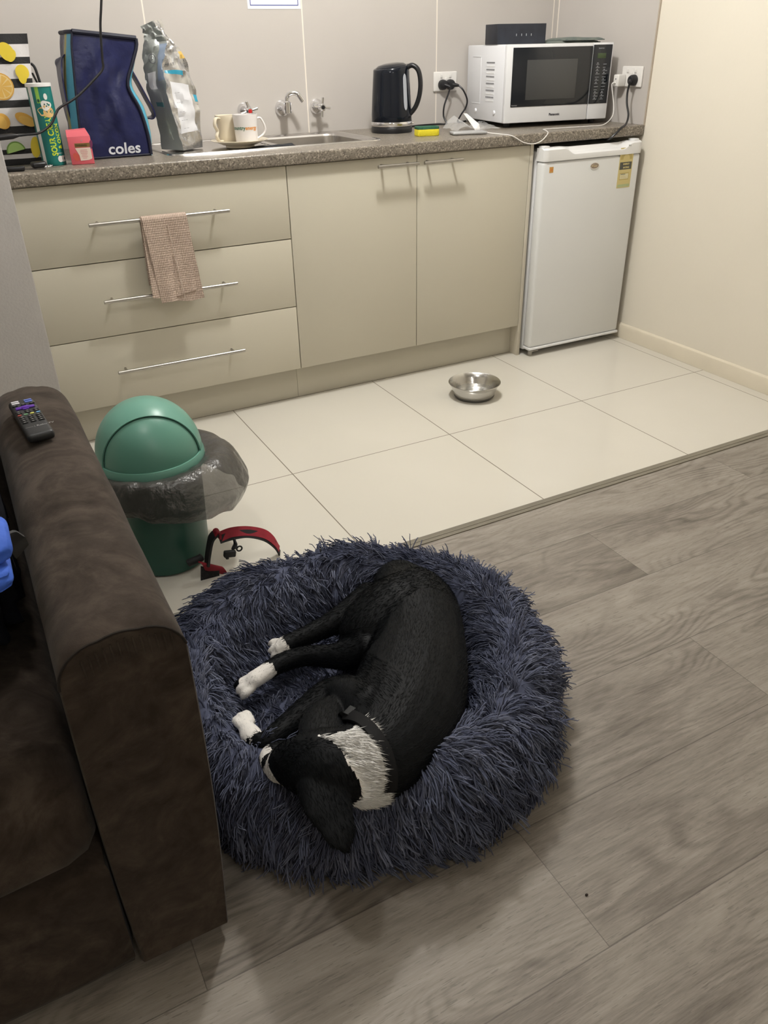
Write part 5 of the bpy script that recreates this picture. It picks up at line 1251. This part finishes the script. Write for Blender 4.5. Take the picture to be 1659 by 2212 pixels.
bm = new(); q = on_dog(756, 1547)[0]+Vector((0, 0, .011)); box(bm, -.010, .010, -.006, .006, 0, .003, .001, M=Matrix.Translation(q) @ Matrix.Rotation(.5, 4, 'Z')); obj('collar_tab', bm, mat('dark_grey_tab', (.012, .013, .014, 1), .7), col_)
bm = new(); bmesh.ops.create_icosphere(bm, subdivisions=3, radius=1, matrix=Matrix.Translation(pz(598, 1660, .178)) @ Matrix.Diagonal((.013, .015, .011, 1))); obj('nose', bm, mat('nose_black', (.012, .011, .011, 1), .35), dog)

# ---------------------------------------------------------------- fluffy donut bed
FB = [mat('bed_fluff_a', (.096, .107, .160, 1), .85, spec=.2), mat('bed_fluff_b', (.125, .136, .192, 1), .85, spec=.2), mat('bed_fluff_c', (.072, .081, .128, 1), .85, spec=.2)]
bed = thing('pet_bed', 'round fluffy blue grey donut pet bed on the plank floor', 'pet bed', (BCX, BCY, 0))
PROF = [(.175, .070), (.205, .074), (.225, .095), (.245, .135), (.268, .168), (.304, .186), (.344, .180), (.374, .153), (.391, .110), (.396, .065), (.386, .028), (.358, .008), (.31, .002)]
def bprof(v):
    t_ = v*(len(PROF)-1); i = min(int(t_), len(PROF)-2); f = t_-i; q = cr([PROF[max(i-1, 0)]+(0,), PROF[i]+(0,), PROF[i+1]+(0,), PROF[min(i+2, len(PROF)-1)]+(0,)], 8)
    k = 8+int(f*8); a = q[min(k, len(q)-1)]; b = q[min(k+1, len(q)-1)]; g = f*8-int(f*8); return a.x+(b.x-a.x)*g, a.y+(b.y-a.y)*g
HEADA = math.atan2(-1.86-BCY, -.745-BCX)
def bsurf(u, v):
    a = 2*PI*u; r, z = bprof(v); z_ = z*(1+.05*math.sin(3*a+1)+.04*math.sin(7*a))
    da = (a-HEADA+PI) % (2*PI)-PI; z_ *= 1-.14*math.exp(-(da/.35)**2)*(1 if z > .06 else 0)
    r *= 1+.012*math.sin(5*a+2)+.008*math.sin(11*a)
    r += .045*math.exp(-((a-PI*.98)/.8)**2)*max(0, min(1, (.33-r)/.1))
    x = BCX+r*math.cos(a)
    if x < -.865: x = -.865-.035*math.tanh((-.865-x)/.035)
    return (x, BCY+r*math.sin(a), max(.0008, z_))
bm = new(); grid(bm, bsurf, 120, 56, wrap=True); 
bmesh.ops.recalc_face_normals(bm, faces=bm.faces)
def arr(bm):
    bmesh.ops.triangulate(bm, faces=bm.faces[:]); bm.verts.index_update()
    return np.array([v.co for v in bm.verts], np.float32), np.array([[v.index for v in f.verts] for f in bm.faces], np.int32)
b2_ = bm.copy(); rco, rtri = arr(b2_); b2_.free()
rim = obj('rim', bm, FB[2], bed, ang=80, recalc=False)
bm = new(); lathe(bm, [(0, .078), (.10, .076), (.20, .072), (.232, .064), (.24, .02), (.22, .001), (0, .001)], 64, Matrix.Translation((BCX, BCY, 0))); bmesh.ops.recalc_face_normals(bm, faces=bm.faces)
b2_ = bm.copy(); cco, ctri = arr(b2_); b2_.free(); cush = obj('cushion', bm, FB[2], bed, ang=80, recalc=False)
def pile(name, co, tri, N, parent, Lm, radm, floorish):
    p, n = sample(co, tri, N); c0 = np.array([BCX, BCY, 0.0]); rv = p-c0; rv[:, 2] = 0; R_ = np.linalg.norm(rv, axis=1, keepdims=True); rv = rv/(R_+1e-9); tv = np.stack([-rv[:, 1], rv[:, 0], np.zeros(N)], 1)
    # orient normals outwards
    cen = c0+rv*.305+np.array([0, 0, .09]) if not floorish else p-np.array([0, 0, 1.0]); sgn = np.sign(((p-cen)*n).sum(1, keepdims=True)); n = n*np.where(sgn == 0, 1, sgn)
    k = (n[:, 2] > -.75) & (p[:, 2] > .003); 
    # flow: outwards and down outside, down into the bowl inside, swirled in tufts
    sw = vnoise(p, 14, 1)[:, None]; sw2 = vnoise(p, 30, 2)[:, None]; sw3 = vnoise(p, 70, 5)[:, None]
    if floorish: a = 2.2*vnoise(p, 9, 7)+.8*sw3[:, 0]; d = np.stack([np.cos(a), np.sin(a), .05*np.ones(N)], 1)
    else:
        side = np.clip((R_-.30)/.05, -1, 1); d = rv*side*.9+np.array([[0, 0, -.55]])*np.abs(side)+tv*(.75*sw+.55*sw2)+rv*(.5*sw2-.2*sw3)+tv*(1-np.abs(side))*np.sign(sw+.25)*.9
    d = d-n*(d*n).sum(1, keepdims=True); d = nrm(nrm(d)*1.0+RNG.normal(0, .17, (N, 3)))
    # clump towards tuft centres
    ck = np.floor(p/np.array([.011, .011, .011])).astype(np.int64); key = (ck[:, 0]*73856093 ^ ck[:, 1]*19349663 ^ ck[:, 2]*83492791) & 0xffff
    r_ = np.random.default_rng(3); jit = r_.normal(0, .34, (65536, 3)); d = nrm(d+jit[key]); lift = .55+.45*r_.random(65536)[key]; tone = r_.random(65536)[key]
    cc = (ck+.5)*.011
    L = Lm*RNG.uniform(.65, 1.25, N)*(.8+.4*r_.random(65536)[key]); s = np.array([0, .3, .65, .93, 1.0])
    path = p[:, None]-n[:, None]*.002+L[:, None, None]*(d[:, None]*(s+.15*s*s)[None, :, None]*.85+n[:, None]*(lift[:, None]*(s-.62*s*s))[:, :, None])
    path += ((cc-p)[:, None]*(.55*s**1.3)[None, :, None])
    path[:, :, 2] -= (.010*s*s)[None, :]*(0 if floorish else 1); path[:, :, 2] = np.maximum(path[:, :, 2], .0015)
    path += RNG.normal(0, .0011, path.shape)*s[None, :, None]
    path[:, :, 0] = np.maximum(path[:, :, 0], -.914+.012*np.clip((path[:, :, 2]-.0)/.2, 0, 1))
    rad = radm*RNG.uniform(.75, 1.2, N)[:, None]*np.array([.9, 1.0, 1.05, .95, 0])[None]
    ok = k.copy(); wp = SKP_[SKW & ~np.isin(SKN, ['head', 'torso'])]
    for q in (2, 4):
        dd = path[:, q][:, None]-wp[None, ::2]; ok &= ~((((dd[:, :, :2]**2).sum(2) < .021**2) & (dd[:, :, 2] > -.012)).any(1))
    for i in np.nonzero(k)[0]:
        for q in (4, 2):
            r = dogbvh.find_nearest(Vector(path[i, q]), .05)
            if r[0] is not None and ((Vector(path[i, q])-r[0]).dot(r[1]) < .002): ok[i] = False; break
    path, rad, tone, mi_ = path[ok], rad[ok], tone[ok], None
    mi_ = np.where(tone < .3, 2, np.where(tone > .72, 1, 0))
    o = strands(name, path, rad, FB, mi_, parent); o['kind'] = 'stuff'; return o
pile('pile', rco, rtri, 58000, rim, .0325, .00122, False)
pile('pile', cco, ctri, 13000, cush, .024, .0012, True)

bm = new(); c_ = at(1267, 1934, 'z', 0); bmesh.ops.create_icosphere(bm, subdivisions=2, radius=1, matrix=Matrix.Translation(c_+Vector((0, 0, .0015))) @ Matrix.Diagonal((.0028, .0022, .0015, 1)))
tag(obj('crumb', bm, mat('dark_crumb', (.02, .012, .008, 1), .8)), 'tiny dark crumb on the grey planks in front of the fluffy bed', 'crumb')
